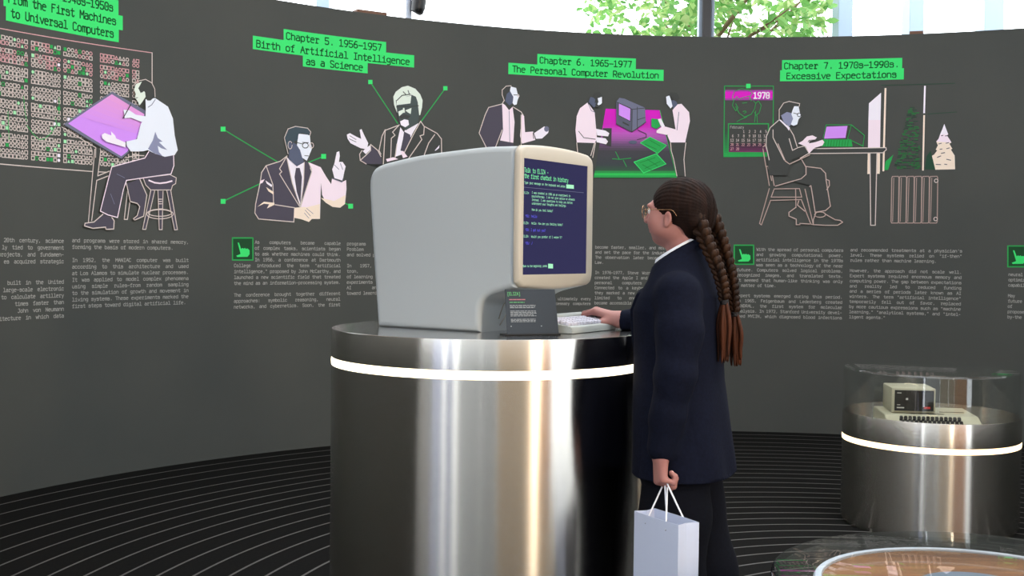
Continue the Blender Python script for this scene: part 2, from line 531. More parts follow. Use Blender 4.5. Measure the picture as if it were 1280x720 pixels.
paragraph('small grey print below the stool, column ending digital artificial life',
          ['and programs were stored in shared memory,', 'forming the basis of modern computers.~', '', 'In 1952, the MANIAC computer was built', 'according to this architecture and used', 'at Los Alamos to simulate nuclear processes.', 'It was applied to model complex phenomena', 'using simple rules\u2014from random sampling', 'to the simulation of growth and movement in', 'living systems. These experiments marked the', 'first steps toward digital artificial life.~'],
          (90, 300.3), (90.5, 382.8), (236, 302.5), 44)
ind5 = pix_wall(318.5, 302)[0] - pix_wall(292.6, 302)[0]
paragraph('small grey print beside hand icon, column beginning As computers became capable',
          ['>As computers became capable', '>of complex tasks, scientists began', '>to ask whether machines could think.', '>In 1956, a conference at Dartmouth', 'College introduced the term "artificial', 'intelligence," proposed by John McCarthy, and', 'launched a new scientific field that treated', 'the mind as an information-processing system.', '', 'The conference brought together different', 'approaches: symbolic reasoning, neural', 'networks, and cybernetics. Soon, the first'],
          (292.6, 302.2), (292.6, 383.7), (426, 303.3), 45, ind5)
paragraph('small grey print cut off by the rear of the big computer housing',
          ['programs emerged, including the', 'Problem Solver could reason', 'and solved problems.~', '', 'In 1957, Frank built the percep-', 'tron, a machine capable', 'of learning from examples.~', 'experiments showed that', 'AI and neural networks', 'toward learning machines.~'],
          (433.7, 304.5), (433.7, 366.5), (566, 305), 45)
paragraph('small grey print between the computer housing and the schoolgirl, begins become faster',
          ['become faster, smaller, and more affordable,', 'and set the pace for the industry to follow.', 'The observation later became known as the', 'Law.~', '', 'In 1976\u20141977, Steve Wozniak and Steve Jobs', 'created the Apple I and Apple II, the first', 'personal computers for home use', 'Connected to a keyboard and a TV screen,', 'they marked a new era. Computers were once', 'limited to engineers and now they', 'became accessible to everyone.~'],
          (744, 308.8), (744, 378.6), (868, 310), 45)
paragraph('few words of small grey print beneath the lower right corner of the screen',
          ['that ultimately every', 'necessary computers'], (640, 373.5), (640, 379.5), (738.5, 374.2), 40, right=True)
ind7 = pix_wall(945.5, 312)[0] - pix_wall(921.4, 312)[0]
paragraph('small grey print beside hand icon, column beginning With the spread of personal computers',
          ['>With the spread of personal computers', '>and growing computational power,', '>artificial intelligence in the 1970s', '>was seen as a technology of the near', 'future. Computers solved logical problems,', 'recognized images, and translated texts.', 'It seemed that human-like thinking was only', 'a matter of time.~', '', 'Expert systems emerged during this period.', 'In 1965, Feigenbaum and Lederberg created', 'DENDRAL, the first system for molecular', 'analysis. In 1972, Stanford University devel-', 'oped MYCIN, which diagnosed blood infections'],
          (921.4, 311.4), (920.6, 395), (1054.4, 311.4), 45, ind7)
paragraph('small grey print below the drawn radiator, column ending ligent agents',
          ['and recommended treatments at a physician\'s', 'level. These systems relied on "if-then"', 'rules rather than machine learning.~', '', 'However, the approach did not scale well.', 'Expert systems required enormous memory and', 'computing power. The gap between expectations', 'and reality led to reduced funding', 'and a series of periods later known as AI', 'winters. The term "artificial intelligence"', 'temporarily fell out of favor, replaced', 'by more cautious expressions such as "machine', 'learning," "analytical systems," and "intel-', 'ligent agents."~'],
          (1063, 312.3), (1062, 396), (1203, 312.3), 45)
paragraph('small grey print at the right edge under the cut off hand icon',
          ['neural networks', 'optimization and', 'capabilities.~', '', 'May have', 'future', 'of the', 'proposed', 'by-the'], (1260.7, 343), (1259.5, 396), (1400, 343), 45, justify=False)

def icon(label, x0, y0, x1, y1):
    root = mural_root(label, ((x0 + x1) / 2, (y0 + y1) / 2), 'green hand icons', 'wall icon', 'hand_icon')
    W, H = x1 - x0, y1 - y0
    w = WallFlat()
    w.P([(x0, y0), (x1, y0), (x1, y1), (x0, y1)], paint('icon_ground', '1f4a2c'))
    w.L([(x0, y0), (x1, y0), (x1, y1), (x0, y1)], p_mgreen, 1.5, True)
    adopt(root, w.put('frame'))
    w = WallFlat()
    hp = pts_of("160,138 170,138 186,186 196,178 206,184 214,178 224,186 234,182 249,195 250,225 234,246 158,247 150,238 182,224 176,200")
    w.P([(x0 + (a - 122) / 153 * W, y0 + (b - 103) / 167 * H) for a, b in hp], p_green)
    adopt(root, w.put('pointing_hand', base=0.0016))
icon('green framed hand icon left of the paragraph near the computer housing', 290.5, 297.5, 316, 325)
icon('green framed hand icon just right of the schoolgirl braids', 917.8, 306.5, 942, 330.3)
icon('green framed hand icon cut off by the right edge of the photo', 1259.8, 307.5, 1286, 333.5)

# ---------------- chapter 4: panel of symbols
root = mural_root('outlined panel of small squares, circles and triangles on the wall', (60, 200))
w = WallFlat()
w.L("-60,22 0,35.5 190,66", p_rose, 1.2); w.L("190,66 190,112", p_line, 1.2); w.L("-60,199 0,205 117,214.5 168,217", p_line, 1.2)
adopt(root, w.put('panel_frame'))
w = WallFlat()
rows = [53.9, 60.2, 69.2, 75.5, 81.3, 89.9, 95.8, 102, 110.6, 116.8, 122.6, 131.4, 137.2, 143.7, 151.8, 158, 163.6, 172.6, 178.9, 184.4, 191.4, 197.6]
cols = []
for a, b, n in ((-43, -4.5, 8), (-1, 32.5, 8), (41, 73.4, 8), (81.2, 113.3, 8), (127, 159, 8), (167.3, 171.8, 2)):
    s0, s1 = pix_wall(a, 120)[0], pix_wall(b, 120)[0]
    cols += [s0 + (s1 - s0) * i / (n - 1) for i in range(n)]
rnd = random.Random(3)
w.layer = 1
for ri, ry in enumerate(rows):
    z = pix_wall(41, ry)[1]
    for ci, s in enumerate(cols):
        g = 0.0096; q = rnd.random(); sh = rnd.random()
        m = p_rose if (ri < 5 and rnd.random() < 0.6) else p_line
        if q < 0.08: m = p_mgreen
        elif q < 0.13: m = p_mint
        elif q < 0.145: m = p_white
        if (ci % 8) == 6 and rnd.random() < 0.6 or sh < 0.08: pts = [(s - g, z - g), (s + g, z - g), (s, z + g)]
        elif sh < 0.55: pts = [(s + g * math.cos(R_(k)), z + g * math.sin(R_(k))) for k in range(22, 360, 45)]
        else: pts = [(s - g, z - g), (s + g, z - g), (s + g, z + g), (s - g, z + g)]
        if m in (p_mint, p_white) or (m is p_mgreen and sh > 0.6): w.poly(pts, m, bump=False)
        else: w.line(pts, 0.0048, m, True, bump=False)
adopt(root, w.put('symbol_grid'))
w = WallFlat()
w.frame = (0, 115, 7.2)
w.L("210,40 225,190 240,260", p_mgreen, 0.9); w.L("70,175 75,320 80,430", p_mgreen, 0.9); w.L("240,300 290,370 350,430 400,420 460,370 505,290 500,230", p_mgreen, 0.9); w.L("530,50 530,190", p_mgreen, 0.9)
adopt(root, w.put('green_traces', base=0.0012))

# ---------------- chapter 4: draughtsman
root = mural_root('wall drawing of white shirted man seated at a purple drafting board', (160, 220))
A1, A2 = (70, 90, 6.547), (90, 180, 6.26)
w = WallFlat(A2)
w.P("175,40 222,45 198,250 290,215 290,250 190,285 150,600 125,610", p_dark)
for s in ("175,40 125,610", "222,45 198,250 290,212", "280,250 190,285 150,600", "430,370 405,590 430,590 450,450", "440,100 520,90 560,92", "350,110 350,150"): w.L(s, p_line, 1.1)
w.frame = A1
w.P("55,430 455,160 735,320 735,480 590,660 530,718", p_grey)
w.P("95,422 452,182 718,345 700,480 575,655 530,690", p_lilac)
for k in range(6):                                     # the print shades from rose to violet
    t0, t1 = k / 6.0, (k + 1) / 6.0
    A, B, D = Vector((452, 182)), Vector((95, 422)), Vector((718, 345))
    def q(t): return A.lerp(B, t * 0.75), D.lerp(Vector((640, 560)), t * 0.75)
    (a, b), (c, d) = q(t0), q(t1)
    w.P([tuple(a), tuple(b), tuple(d), tuple(c)], paint('board_%d' % k, [int(226 - 14 * t0), int(156 - 8 * t0), int(216 + 24 * t0)]))
w.L("60,436 530,716 592,660", p_dark, 1.6); w.L("40,450 320,620 318,700", p_line, 0.9)
adopt(root, w.put('drafting_board', base=0.0035))
w = WallFlat(A2)
w.P("550,265 760,240 810,265 805,310 780,325 770,360 610,360 570,320", p_navy)
w.L("550,265 760,240 810,265 805,310 780,325 770,360 610,360 570,320", p_line, 1.0, True)
w.P("610,360 640,365 570,668 545,668", p_navy); w.P("665,365 705,370 698,670 675,670", p_navy); w.P("735,365 765,360 818,670 795,672", p_navy)
w.L("595,285 640,303 680,308 730,302 775,290", p_pink, 1.8)
for s in ("610,360 545,668 570,668 640,365", "665,365 675,670 698,670 705,370", "735,365 795,672 818,670 765,360", "668,432 695,432", "668,450 695,450", "668,468 695,468", "668,508 695,508"): w.L(s, p_line, 1.0)
w.L(ell(680, 540, 92, 26, 18), p_line, 1.0, True); w.L(ell(680, 548, 105, 38, 18), p_line, 1.0, True)
adopt(root, w.put('stool', base=0.008))
w = WallFlat(A2)
w.P("415,310 445,450 500,465 520,490 500,560 470,585 480,595 550,565 575,400 520,275", p_navy); w.L("415,310 445,450 500,465 520,490 500,560 470,585 480,595 550,565 575,400 520,275", p_line, 1.1)
w.P("300,180 560,110 600,40 640,60 790,90 785,170 765,235 620,255 415,285 390,360 345,575 270,555 210,525 275,270", p_navy)
w.L("785,92 787,170 765,235 620,255 415,285 390,360 345,575 270,555 210,525 275,270 300,180 560,110 590,60", p_pink, 1.1)
w.P("230,550 160,610 90,620 85,640 150,660 250,650 255,668 315,665 318,600 300,575", p_navy); w.L("230,550 160,610 90,620 85,640 150,660 250,650 255,668 315,665 318,600 300,575", p_line, 1.2)
w.L("340,235 400,265", p_grey, 0.8); w.L("290,390 320,470", p_grey, 0.8)
w.frame = A1
w.P("540,310 590,315 640,350 725,365 690,410 600,375 550,380 545,340", p_cool)
w.P("720,225 800,215 905,285 945,380 960,520 985,640 960,680 880,695 800,670 740,640 700,650 600,652 570,610 560,570 650,550 680,430 720,360 722,300", p_cool)
w.P("800,490 820,540 860,570 830,575 900,640 850,625 820,605 830,655 860,690 790,665 740,630 780,560", p_shadow)
w.P("360,515 385,500 440,520 435,485 470,520 480,545 560,580 555,618 470,592 400,572 365,545", p_white)
w.L("560,570 560,612", p_dark, 1.2); w.L("535,380 600,265", p_dark, 1.2)
w.P("640,100 690,80 665,140 690,170 715,160 720,205 690,250 670,275 655,240 630,210 640,180 625,150", p_pale)
w.P("690,80 740,68 780,105 795,150 795,205 760,235 735,235 722,215 715,165 700,155 680,175 660,135", p_dark)
w.L("625,105 660,75 720,62 770,90 795,140 798,205", p_line, 0.9)
w.P(ell(704, 185, 12, 26, 10), p_pale); w.L("800,225 770,270 740,290", p_grey, 0.8); w.L("655,210 640,215", p_dark, 0.7)
adopt(root, w.put('seated_figure', base=0.013))

# ---------------- chapter 5: two men
B, C = (305, 150, 5.335), (430, 95, 6.545)
root = mural_root('wall drawing of bespectacled man in half white suit raising one finger', (370, 275))
w = WallFlat((260, 20, 2.667))
for a, b in (((50, 377), (235, 488)), ((50, 618), (180, 556)), ((385, 468), (330, 490)), ((475, 634), (440, 615))):
    w.L([a, b], p_mgreen, 1.3); w.P([(a[0] - 8, a[1] - 8), (a[0] + 8, a[1] - 8), (a[0] + 8, a[1] + 8), (a[0] - 8, a[1] + 8)], p_green)
adopt(root, w.put('green_nodes'))
w = WallFlat(B)
w.P("285,240 235,275 145,305 115,350 105,420 75,560 70,620 95,660 330,680 335,580 375,580 400,500 450,345 440,290 410,275", p_navy)
w.P("430,282 510,315 545,375 580,428 585,392 650,415 680,400 682,460 672,560 640,585 590,580 545,552 520,500 512,420 505,660 400,660 375,580 450,345", p_pink)
w.P("512,520 545,552 590,580 640,585 672,560 676,500 600,540", p_cream); w.P("385,590 505,560 505,660 400,660", p_cream)
w.P("282,245 320,420 372,570 390,440 402,280 350,310", p_white)
w.P("345,320 370,320 385,380 374,555 350,480 335,380", p_navy)
for s in ("285,240 235,325 250,345 235,360 370,578", "282,245 320,420 375,578", "400,285 395,420 375,580 450,345 440,320 450,330 430,285", "145,305 190,430 195,560", "285,240 240,275 145,305 115,350 105,420 75,560 70,620 95,660 330,680 335,585 205,565"): w.L(s, p_line, 1.1)
w.P("140,403 185,433 182,448 150,425", p_white); w.P("145,448 195,480 195,498 160,475", p_cream); w.P("85,580 130,545 200,552 200,566 150,590 165,562 130,558", p_cream); w.P("107,405 135,395 120,420 104,425", p_pink)
w.P("335,585 400,580 440,590 465,620 455,655 430,680 380,662 330,652", p_cream)
for s in ("405,600 440,640", "415,590 458,625", "400,620 430,655"): w.L(s, p_grey, 0.6)
w.P("585,330 600,290 615,215 632,208 636,240 630,280 655,280 675,310 665,350 655,405 600,388", p_white)
for s in ("600,300 630,330", "640,290 655,330", "585,388 650,415 657,392"): w.L(s, p_grey, 0.8)
w.P("325,150 350,165 375,200 390,250 395,280 350,308 295,262 300,190", p_face)
w.P("358,92 435,100 440,150 450,190 440,215 430,240 415,272 385,252 370,200 350,170", p_cool)
w.P("265,110 290,60 340,45 420,55 442,85 435,105 390,85 360,95 355,130 325,150 300,140 290,190 275,150", paint('hair_blue', '44525a'))
w.L("290,225 265,120 290,60 340,43 420,55 442,80 435,105", p_line, 0.9)
w.P(ell(303, 168, 14, 26, 10), p_face); w.L(ell(303, 168, 14, 26, 10), p_line, 0.8)
w.L("345,150 385,160", p_dark, 0.9); w.L(ell(405, 170, 20, 18, 10), p_dark, 1.0, True); w.L(ell(447, 170, 13, 18, 10), p_line, 0.9, True); w.L("400,238 425,240", p_dark, 0.8); w.L("385,150 425,152", p_dark, 0.9)
adopt(root, w.put('suited_figure', base=0.0025))

root = mural_root('wall drawing of white haired bearded man opening his hand, above the housing', (500, 190))
w = WallFlat((260, 20, 2.667))
for a, b in (((541, 220), (632, 358)), ((791, 241), (710, 352))):
    w.L([a, b], p_mgreen, 1.3); w.P([(a[0] - 7, a[1] - 7), (a[0] + 7, a[1] - 7), (a[0] + 7, a[1] + 7), (a[0] - 7, a[1] + 7)], p_green)
adopt(root, w.put('green_nodes'))
w = WallFlat(C)
w.P("335,440 450,400 490,440 625,370 660,415 760,470 797,515 797,700 310,760 305,640 215,560 215,610 175,650 130,690 180,720 320,720", p_dark)
w.P("215,565 300,640 310,720 180,720 130,690 175,650", p_navy)
w.P("460,420 490,462 500,430 610,385 560,470 480,640 420,660 430,560", p_white)
w.P("490,455 540,480 545,510 490,620 460,610 480,520", p_navy)
for s in ("320,720 335,445 440,405", "335,440 310,490 295,560 285,610 300,640", "625,370 655,415 650,480 620,490 635,520 530,670", "625,370 560,490 480,650", "660,415 760,470 795,515 797,630", "740,480 690,550 655,645", "450,400 395,460 415,485 385,510 380,670", "215,560 275,610 300,660", "145,610 125,640 130,690 180,720", "130,690 175,650 215,610 215,560", "430,560 415,670"): w.L(s, p_line, 1.1)
w.P("150,615 210,565 212,605 175,640", p_white)
w.P("20,480 45,468 100,498 137,515 125,442 140,435 165,490 195,550 185,602 130,590 50,550 25,512", p_white)
for s in ("45,490 95,520", "40,515 95,540"): w.L(s, p_dark, 0.7)
w.P("740,610 778,565 775,590 745,612", p_white); w.P("340,680 400,665 440,680 350,702", p_pink); w.P("460,620 480,613 517,660 480,672", p_pink)
w.P("405,232 400,170 420,130 470,92 520,80 580,105 620,150 640,200 635,260 620,320 600,325 580,300 430,300 415,262", p_pale)
w.P("420,200 550,155 585,170 600,215 612,320 600,390 500,445 450,380 432,300", paint('face_dark', '4c5655'))
w.P("428,192 548,160 540,225 425,240", p_pale); w.P("440,292 485,272 480,302 448,330", p_pale); w.P("498,282 548,262 542,312 520,300", p_pale); w.P("478,262 490,262 495,300 480,302", p_pale)
w.P("455,372 490,355 522,362 528,400 497,420 462,402", p_white)
for s in ("425,255 480,250 545,250 605,244", "430,200 470,160 540,150", "480,130 500,150", "520,120 530,150"): w.L(s, p_dark, 1.1)
w.P("450,330 490,312 540,330 520,350 490,342 460,352", p_dark)
adopt(root, w.put('suited_figure', base=0.0025))

# ---------------- chapter 6
D = (590, 100, 8.0)
root = mural_root('wall drawing of balding man in open jacket holding a small object', (640, 182))
w = WallFlat(D)
w.P("165,275 300,235 315,480 260,620 235,690 135,690 70,530 90,480", p_navy); w.P("410,270 490,320 510,350 490,690 415,690", p_dark); w.P("300,240 330,250 330,500 280,620", p_navy)
w.P("300,230 330,250 370,302 405,268 425,420 412,628 280,605 310,500", p_pink)
w.P("498,340 520,360 530,522 610,515 632,600 500,637 480,560", p_pink)
w.P("620,532 720,465 740,470 770,490 760,530 700,585 640,588", p_white); w.P(ell(745, 490, 25, 28, 12), p_grey)
for s in ("320,205 300,240 165,275 130,350 70,530 140,670", "300,500 235,670", "410,270 490,320 510,350", "490,350 490,670"): w.L(s, p_line, 1.0)
w.L("370,310 377,620", p_grey, 0.7); w.L("610,530 615,585", p_dark, 1.0); w.P("280,610 412,632 412,690 260,690", p_navy)
w.P("345,140 380,108 412,170 405,232 372,255 330,212", p_face)
w.P("385,65 440,80 455,140 470,165 455,200 445,245 420,252 405,232 412,170 378,110", p_cool)
w.P("310,120 340,75 388,66 370,120 345,140 335,190 318,170", p_dark); w.L("322,208 300,150 300,100 340,62 390,58", p_line, 0.9)
w.L("415,150 470,150", p_dark, 0.9); w.L(ell(462, 158, 9, 12, 8), p_line, 0.7)
adopt(root, w.put('standing_figure'))

E6 = (710, 110, 6.26)
root = mural_root('wall drawing of two men at a magenta table with a boxy computer', (790, 218))
w = WallFlat(E6)
stops = [(162, 'd81fc2'), (290, 'cf2bbb'), (345, 'c25cc0'), (400, '9d5c9f'), (440, '6f5276'), (490, '48464c'), (600, '41464a'), (640, '3a5a46'), (665, '2fae50'), (685, '36d060'), (702, '2a6a40')]
def rgb(h): return [int(h[i:i + 2], 16) for i in (0, 2, 4)]
NB = 30
for k in range(NB):
    y0 = 162 + 540 * k / NB; y1 = 162 + 540 * (k + 1) / NB; ym = (y0 + y1) / 2
    for (ya, ca), (yb, cb) in zip(stops[:-1], stops[1:]):
        if ya <= ym <= yb:
            t = (ym - ya) / (yb - ya); c = [int(a + (b - a) * t) for a, b in zip(rgb(ca), rgb(cb))]
    f0, f1 = (y0 - 162) / 540, (y1 - 162) / 540
    w.P([(295 - 95 * f0, y0), (718 + 132 * f0, y0 + 12 * (1 - f0)), (718 + 132 * f1, y1 + 12 * (1 - f1)), (295 - 95 * f1, y1)], paint('table_%02d' % k, c))
w.L("718,175 850,700", p_mgreen, 0.8)
w.P("565,430 640,385 770,450 700,512", p_mgreen); w.P("515,580 690,515 765,595 590,665", p_mgreen)
w.L("565,430 640,385 770,450 700,512", p_green, 0.7, True); w.L("515,580 690,515 765,595 590,665", p_green, 0.9, True)
for s in ("600,440 690,480", "640,410 720,455", "560,585 680,545", "600,630 720,575", "580,600 650,640", "620,560 700,610"): w.L(s, p_dgreen, 0.7)
for s in ("370,500 400,560 345,555", "400,560 490,550", "430,565 455,615"): w.L(s, p_mgreen, 0.8)
w.P("270,315 340,315 335,460 270,440", p_dark)
adopt(root, w.put('table'))
w = WallFlat(E6)
w.L("545,330 610,360 610,385 540,405", p_dark, 0.9); w.P(ell(505, 425, 34, 14, 12), p_face)
w.P("375,110 400,78 440,85 600,155 607,268 500,347 375,282", p_grey); w.P("375,110 500,168 497,345 375,282", paint('monitor_face', '5c5f70'))
w.P("393,118 488,160 485,262 393,215", p_lilac); w.P("425,262 475,288 475,300 425,276", p_dark)
for s in ("375,110 500,168 600,158", "500,168 497,345", "540,150 540,320", "375,282 497,345 607,268", "393,118 488,160 485,262 393,215 393,118", "540,250 600,232"): w.L(s, p_dark, 0.8)
adopt(root, w.put('boxy_computer', base=0.009))
w = WallFlat(E6)
w.P("65,428 200,430 190,560 70,560", p_dark)
for s in ("65,430 72,500", "205,430 175,530", "212,430 190,545"): w.L(s, p_line, 1.0)
w.P("150,115 205,190 215,300 225,400 205,432 65,427 55,330 65,220 90,160", p_pink)
w.L("80,340 120,390 210,402", p_dark, 0.9); w.L("150,115 180,180 205,190", p_grey, 0.7)
w.P("215,320 290,335 320,355 310,380 225,372", p_white); w.P("215,385 290,395 310,420 295,442 220,425", p_white)
w.P("172,72 215,80 218,130 200,158 158,112", p_face); w.P("185,70 200,40 240,30 268,60 240,75 225,110 205,120 210,90", p_dark)
w.P("228,82 262,70 262,120 240,140 225,130 235,110", p_cool); w.P("210,125 230,140 262,125 240,158 215,150", p_dark)
adopt(root, w.put('left_figure', base=0.011))
w = WallFlat(E6)
w.P("650,240 700,245 722,300 690,322 650,305", p_mgreen)
w.P("800,425 920,428 905,560 915,690 850,690 825,560", p_dark)
for s in ("800,430 805,490 825,560 850,690", "920,430 910,510 905,560 915,690"): w.L(s, p_line, 1.0)
w.P("815,175 850,130 885,125 945,190 952,260 925,380 915,427 798,427 775,372 840,330", p_pink)
w.P("690,335 740,298 850,328 840,372 760,367 690,352", p_pink); w.P("700,245 725,240 755,300 730,312", p_white)
w.L("865,190 850,330", p_grey, 0.8)
w.P("800,100 840,95 855,130 822,165", p_face); w.P("765,70 790,60 805,100 815,145 800,162 770,125", p_cool); w.P("770,62 800,35 850,40 872,80 850,112 820,92 800,62", p_dark)
adopt(root, w.put('right_figure', base=0.011))

# ---------------- chapter 7
FR, G, H1, H2 = (900, 100, 7.2), (940, 180, 6.543), (1060, 95, 6.0), (1080, 200, 8.0)
root = mural_root('green outlined wall calendar drawing headed 1970', (935, 190))
w = WallFlat(FR)
for k in range(10):
    y0 = 440 + 25 * k
    c = paint('calendar_glow_%d' % k, [int(64 - 20 * k / 9), int(80 + 80 * k / 9), int(70 + 10 * k / 9)])
    w.P([(36, y0), (76, y0), (76, y0 + 25), (36, y0 + 25)], c)
w.P("36,655 478,650 478,685 34,690", p_mgreen)
for k, (a, b) in enumerate(((90, 105), (105, 165), (165, 182))): w.P([(46, a), (474, a), (474, b), (46, b)], p_mag2 if k != 1 else p_mag)
w.L("40,55 480,55 476,660", p_mgreen, 1.0); w.L("40,55 34,690 478,685", p_mgreen, 1.2)
w.P("235,35 275,35 275,75 235,75", p_green)
w.P("75,395 435,395 432,655 72,655", p_dark)
for k in range(4): w.P([(74, 575 + 20 * k), (432, 575 + 20 * k), (432, 595 + 20 * k), (74, 595 + 20 * k)], paint('calendar_fade_%d' % k, [68 + 14 * k, 52, 66 + 8 * k]))
w.L("75,395 435,395 432,655 72,655", p_mgreen, 1.3, True)
adopt(root, w.put('calendar_sheet'))
w = WallFlat(FR)
for s in ("120,190 110,150 130,100 190,80 260,90 290,120 270,150 280,190 260,160", "120,190 150,150 170,175 200,160 270,145", "120,190 110,230 140,280 160,250 140,215", "140,240 170,300 220,335 280,310 310,260 320,210 300,190", "320,210 345,190 370,230 350,300 320,320 310,290", "150,375 200,350 240,335", "320,280 310,380", "330,320 335,385", "200,210 240,205", "205,285 225,280 235,290 215,300"): w.L(s, p_mgreen, 0.7)
adopt(root, w.put('line_portrait', base=0.008))
w = WallFlat(FR)
def small(t, x, y, h, cwpx, m, thick=0.16):
    (s, z), (s2, z2) = w.px((x, y)), w.px((x + cwpx, y - h))
    w.text(t, (s, z), s2 - s, z2 - z, (z2 - z) * thick, m, bump=False)
w.layer = 1
small('1970', 300, 166, 52, 38, p_white, 0.2); small('February', 90, 436, 22, 16, p_text)
n = 1
for r_ in range(5):
    for c_ in range(7):
        if r_ == 0 and c_ < 2 or n > 28: continue
        small(('%2d' % n), 92 + 50 * c_, 476 + 39 * r_, 22, 15, p_rose if r_ > 2 else p_line, 0.13); n += 1
adopt(root, w.put('calendar_lettering', base=0.0085))

root = mural_root('wall drawing of a white painted window reveal and tall white bar beside trees', (1110, 212))
w = WallFlat(H1)
w.P("157,205 248,125 244,330 153,330", p_white); w.P("153,330 244,330 240,545 150,545", p_pink); w.P("148,545 240,545 239,720 147,720", p_cream)
w.L("281,95 265,710", p_cream, 2.2); w.L("577,78 571,275", p_white, 2.0); w.L("571,298 562,705", p_cream, 2.0)
w.L("250,70 800,55", p_faint, 0.8); w.L("600,285 815,270", p_faint, 0.8)
w.frame = H2
w.P("35,0 72,0 68,140 33,140", p_cream); w.P("122,0 160,0 156,138 118,138", p_cream)
adopt(root, w.put('window_bars'))
w = WallFlat(H1)
rn = random.Random(5); w.layer = 1
for i in range(46):
    y = 225 + i * 10.4
    hw = 20 + (y - 225) * 0.21
    cxm = 485 - (y - 225) * 0.05
    x = cxm - hw + rn.uniform(-8, 8)
    while x < cxm + hw * 0.75:
        L = rn.uniform(10, 34)
        if rn.random() < 0.75 and x + L < 552: w.line([w.px((x, y)), w.px((x + L, y + rn.uniform(-2, 2)))], 0.005, p_dgreen if rn.random() < 0.6 else p_faint, bump=False)
        x += L + rn.uniform(4, 12)
w.P("272,705 282,640 340,590 300,705", p_mgreen); w.P("575,700 590,600 620,560 640,640 655,703", p_faint)
adopt(root, w.put('dark_tree', base=0.0025))
w = WallFlat(H1)
w.P("690,440 752,438 742,446 765,480 776,500 760,507 782,545 772,553 800,597 803,700 655,703 625,640 620,605 645,590 668,560 658,552 674,520 662,492 680,470", p_cream)
w.P("690,440 752,438 742,446 765,480 776,500 662,492 680,470", p_pink)
w.P("722,360 735,395 752,438 690,440 708,398", p_white)
for s in ("680,510 700,505", "735,505 755,500", "740,545 760,540", "690,550 705,548", "700,580 725,575", "670,610 695,600", "740,625 770,632", "660,663 695,665", "725,662 742,664", "700,448 712,446", "730,450 745,448"): w.L(s, p_navy, 1.0)
adopt(root, w.put('white_tree', base=0.0025))
root = mural_root('wall drawing of an outlined ribbed radiator under the drawn trees', (1143, 278))
w = WallFlat(H2)
for i in range(6):
    x = 290 + 76 * i
    xr = x + 52 if i < 5 else x + 60
    w.L([(x - 12, 180), (x - 6, 165), (xr, 163), (xr + 8, 180), (xr + 2, 615), (xr - 5, 630), (x - 14, 630), (x - 20, 615)], paint('radiator_line', 'b09a92'), 1.1, True)
    w.L([(x + 8, 180), (x - 4, 615)], paint('radiator_line', 'b09a92'), 0.8)
w.L(ell(722, 208, 18, 18, 10), p_line, 1.0, True); w.L(ell(716, 590, 18, 18, 10), p_line, 1.0, True)
adopt(root, w.put('radiator'))

root = mural_root('wall drawing of suited man on a chair typing at a desk', (1020, 275))
w = WallFlat(G)
w.P("470,38 1095,30 1098,48 1070,72 465,78", p_dark); w.P("965,75 1022,75 1008,665 970,665", p_dark)
w.L("470,38 1095,30 1098,48 1070,72 465,78", p_line, 1.1); w.L("965,78 970,665 1008,665 1022,75", p_line, 1.1)
w.frame = (890, 60, 3.13)
w.P("448,308 530,305 522,352 438,355", p_lilac); w.P("435,358 545,358 550,386 428,386", p_mgreen)
for k in range(9): w.L([(445 + 11 * k, 362), (442 + 11 * k, 384)], p_dgreen, 0.7)
for s in ("440,355 430,386", "435,352 446,301 545,301 596,342 590,385", "545,301 530,355 592,385"): w.L(s, p_mgreen, 0.8)
adopt(root, w.put('desk', base=0.004))
w = WallFlat(G)
for s in ("88,25 108,12 155,160 150,180 112,185 88,40", "115,190 140,340", "150,180 180,340", "132,190 160,300", "190,345 330,305 450,295 485,320 470,350", "140,365 60,650 75,662 150,462 402,455 480,655 500,660 432,370", "155,435 180,368 387,365 405,435 155,435", "355,370 358,520"): w.L(s, paint('chair_line', 'b9a39a'), 1.1)
adopt(root, w.put('chair', base=0.010))
w = WallFlat(FR)
w.P("525,365 590,420 620,440 690,600 770,590 800,660 640,720 605,860 440,860 412,560 440,450", p_dark)
w.frame = G
w.P("440,185 560,200 600,240 605,300 640,510 600,545 515,558 480,340 330,305 400,285", p_dark)
for s in ("440,185 560,200 600,240 605,300 640,510 600,545 515,558 480,340", "605,290 630,300 632,340 610,375", "405,130 440,190 440,250 400,285 190,345", "210,0 270,140 305,165 470,90", "520,565 500,620 500,660 600,665 700,665 740,640 720,625 680,620 600,575", "355,520 300,560 300,590 360,615 360,660 390,660 390,650 470,655", "380,465 370,500 430,550"): w.L(s, paint('man_line', 'c4aea5'), 1.1)
w.L(ell(555, 578, 45, 22, 12), paint('man_line', 'c4aea5'), 1.0, True)
w.frame = FR
for s in ("525,365 450,430 415,510 412,590 440,720", "475,450 475,520 575,720", "600,400 660,500 692,602", "620,530 650,635 700,610 760,595 800,660 720,705"): w.L(s, p_line, 1.0)
w.P("525,358 545,360 610,420 627,430 617,458 600,432", p_white)
w.P("545,320 600,290 642,300 657,350 637,400 620,422 570,380", p_shadow)
w.P("658,240 705,235 715,290 727,330 705,355 692,402 660,415 635,402 655,350 640,310", p_cool)
w.P("530,345 530,270 570,212 620,197 712,215 708,240 665,238 640,300 600,290 548,320", p_dark)
w.L("530,355 530,270 570,210 620,195 715,215 710,240", p_line, 0.9); w.L(ell(710, 316, 17, 17, 8), p_dark, 0.8); w.L("660,300 700,310", p_dark, 0.8)
w.P("700,572 740,550 780,510 830,500 870,520 850,542 800,552 800,572 860,560 920,540 937,560 920,592 850,612 800,662 770,600", p_pink)
w.L("790,560 800,545 860,540", p_dark, 0.8)
adopt(root, w.put('seated_figure', base=0.014))
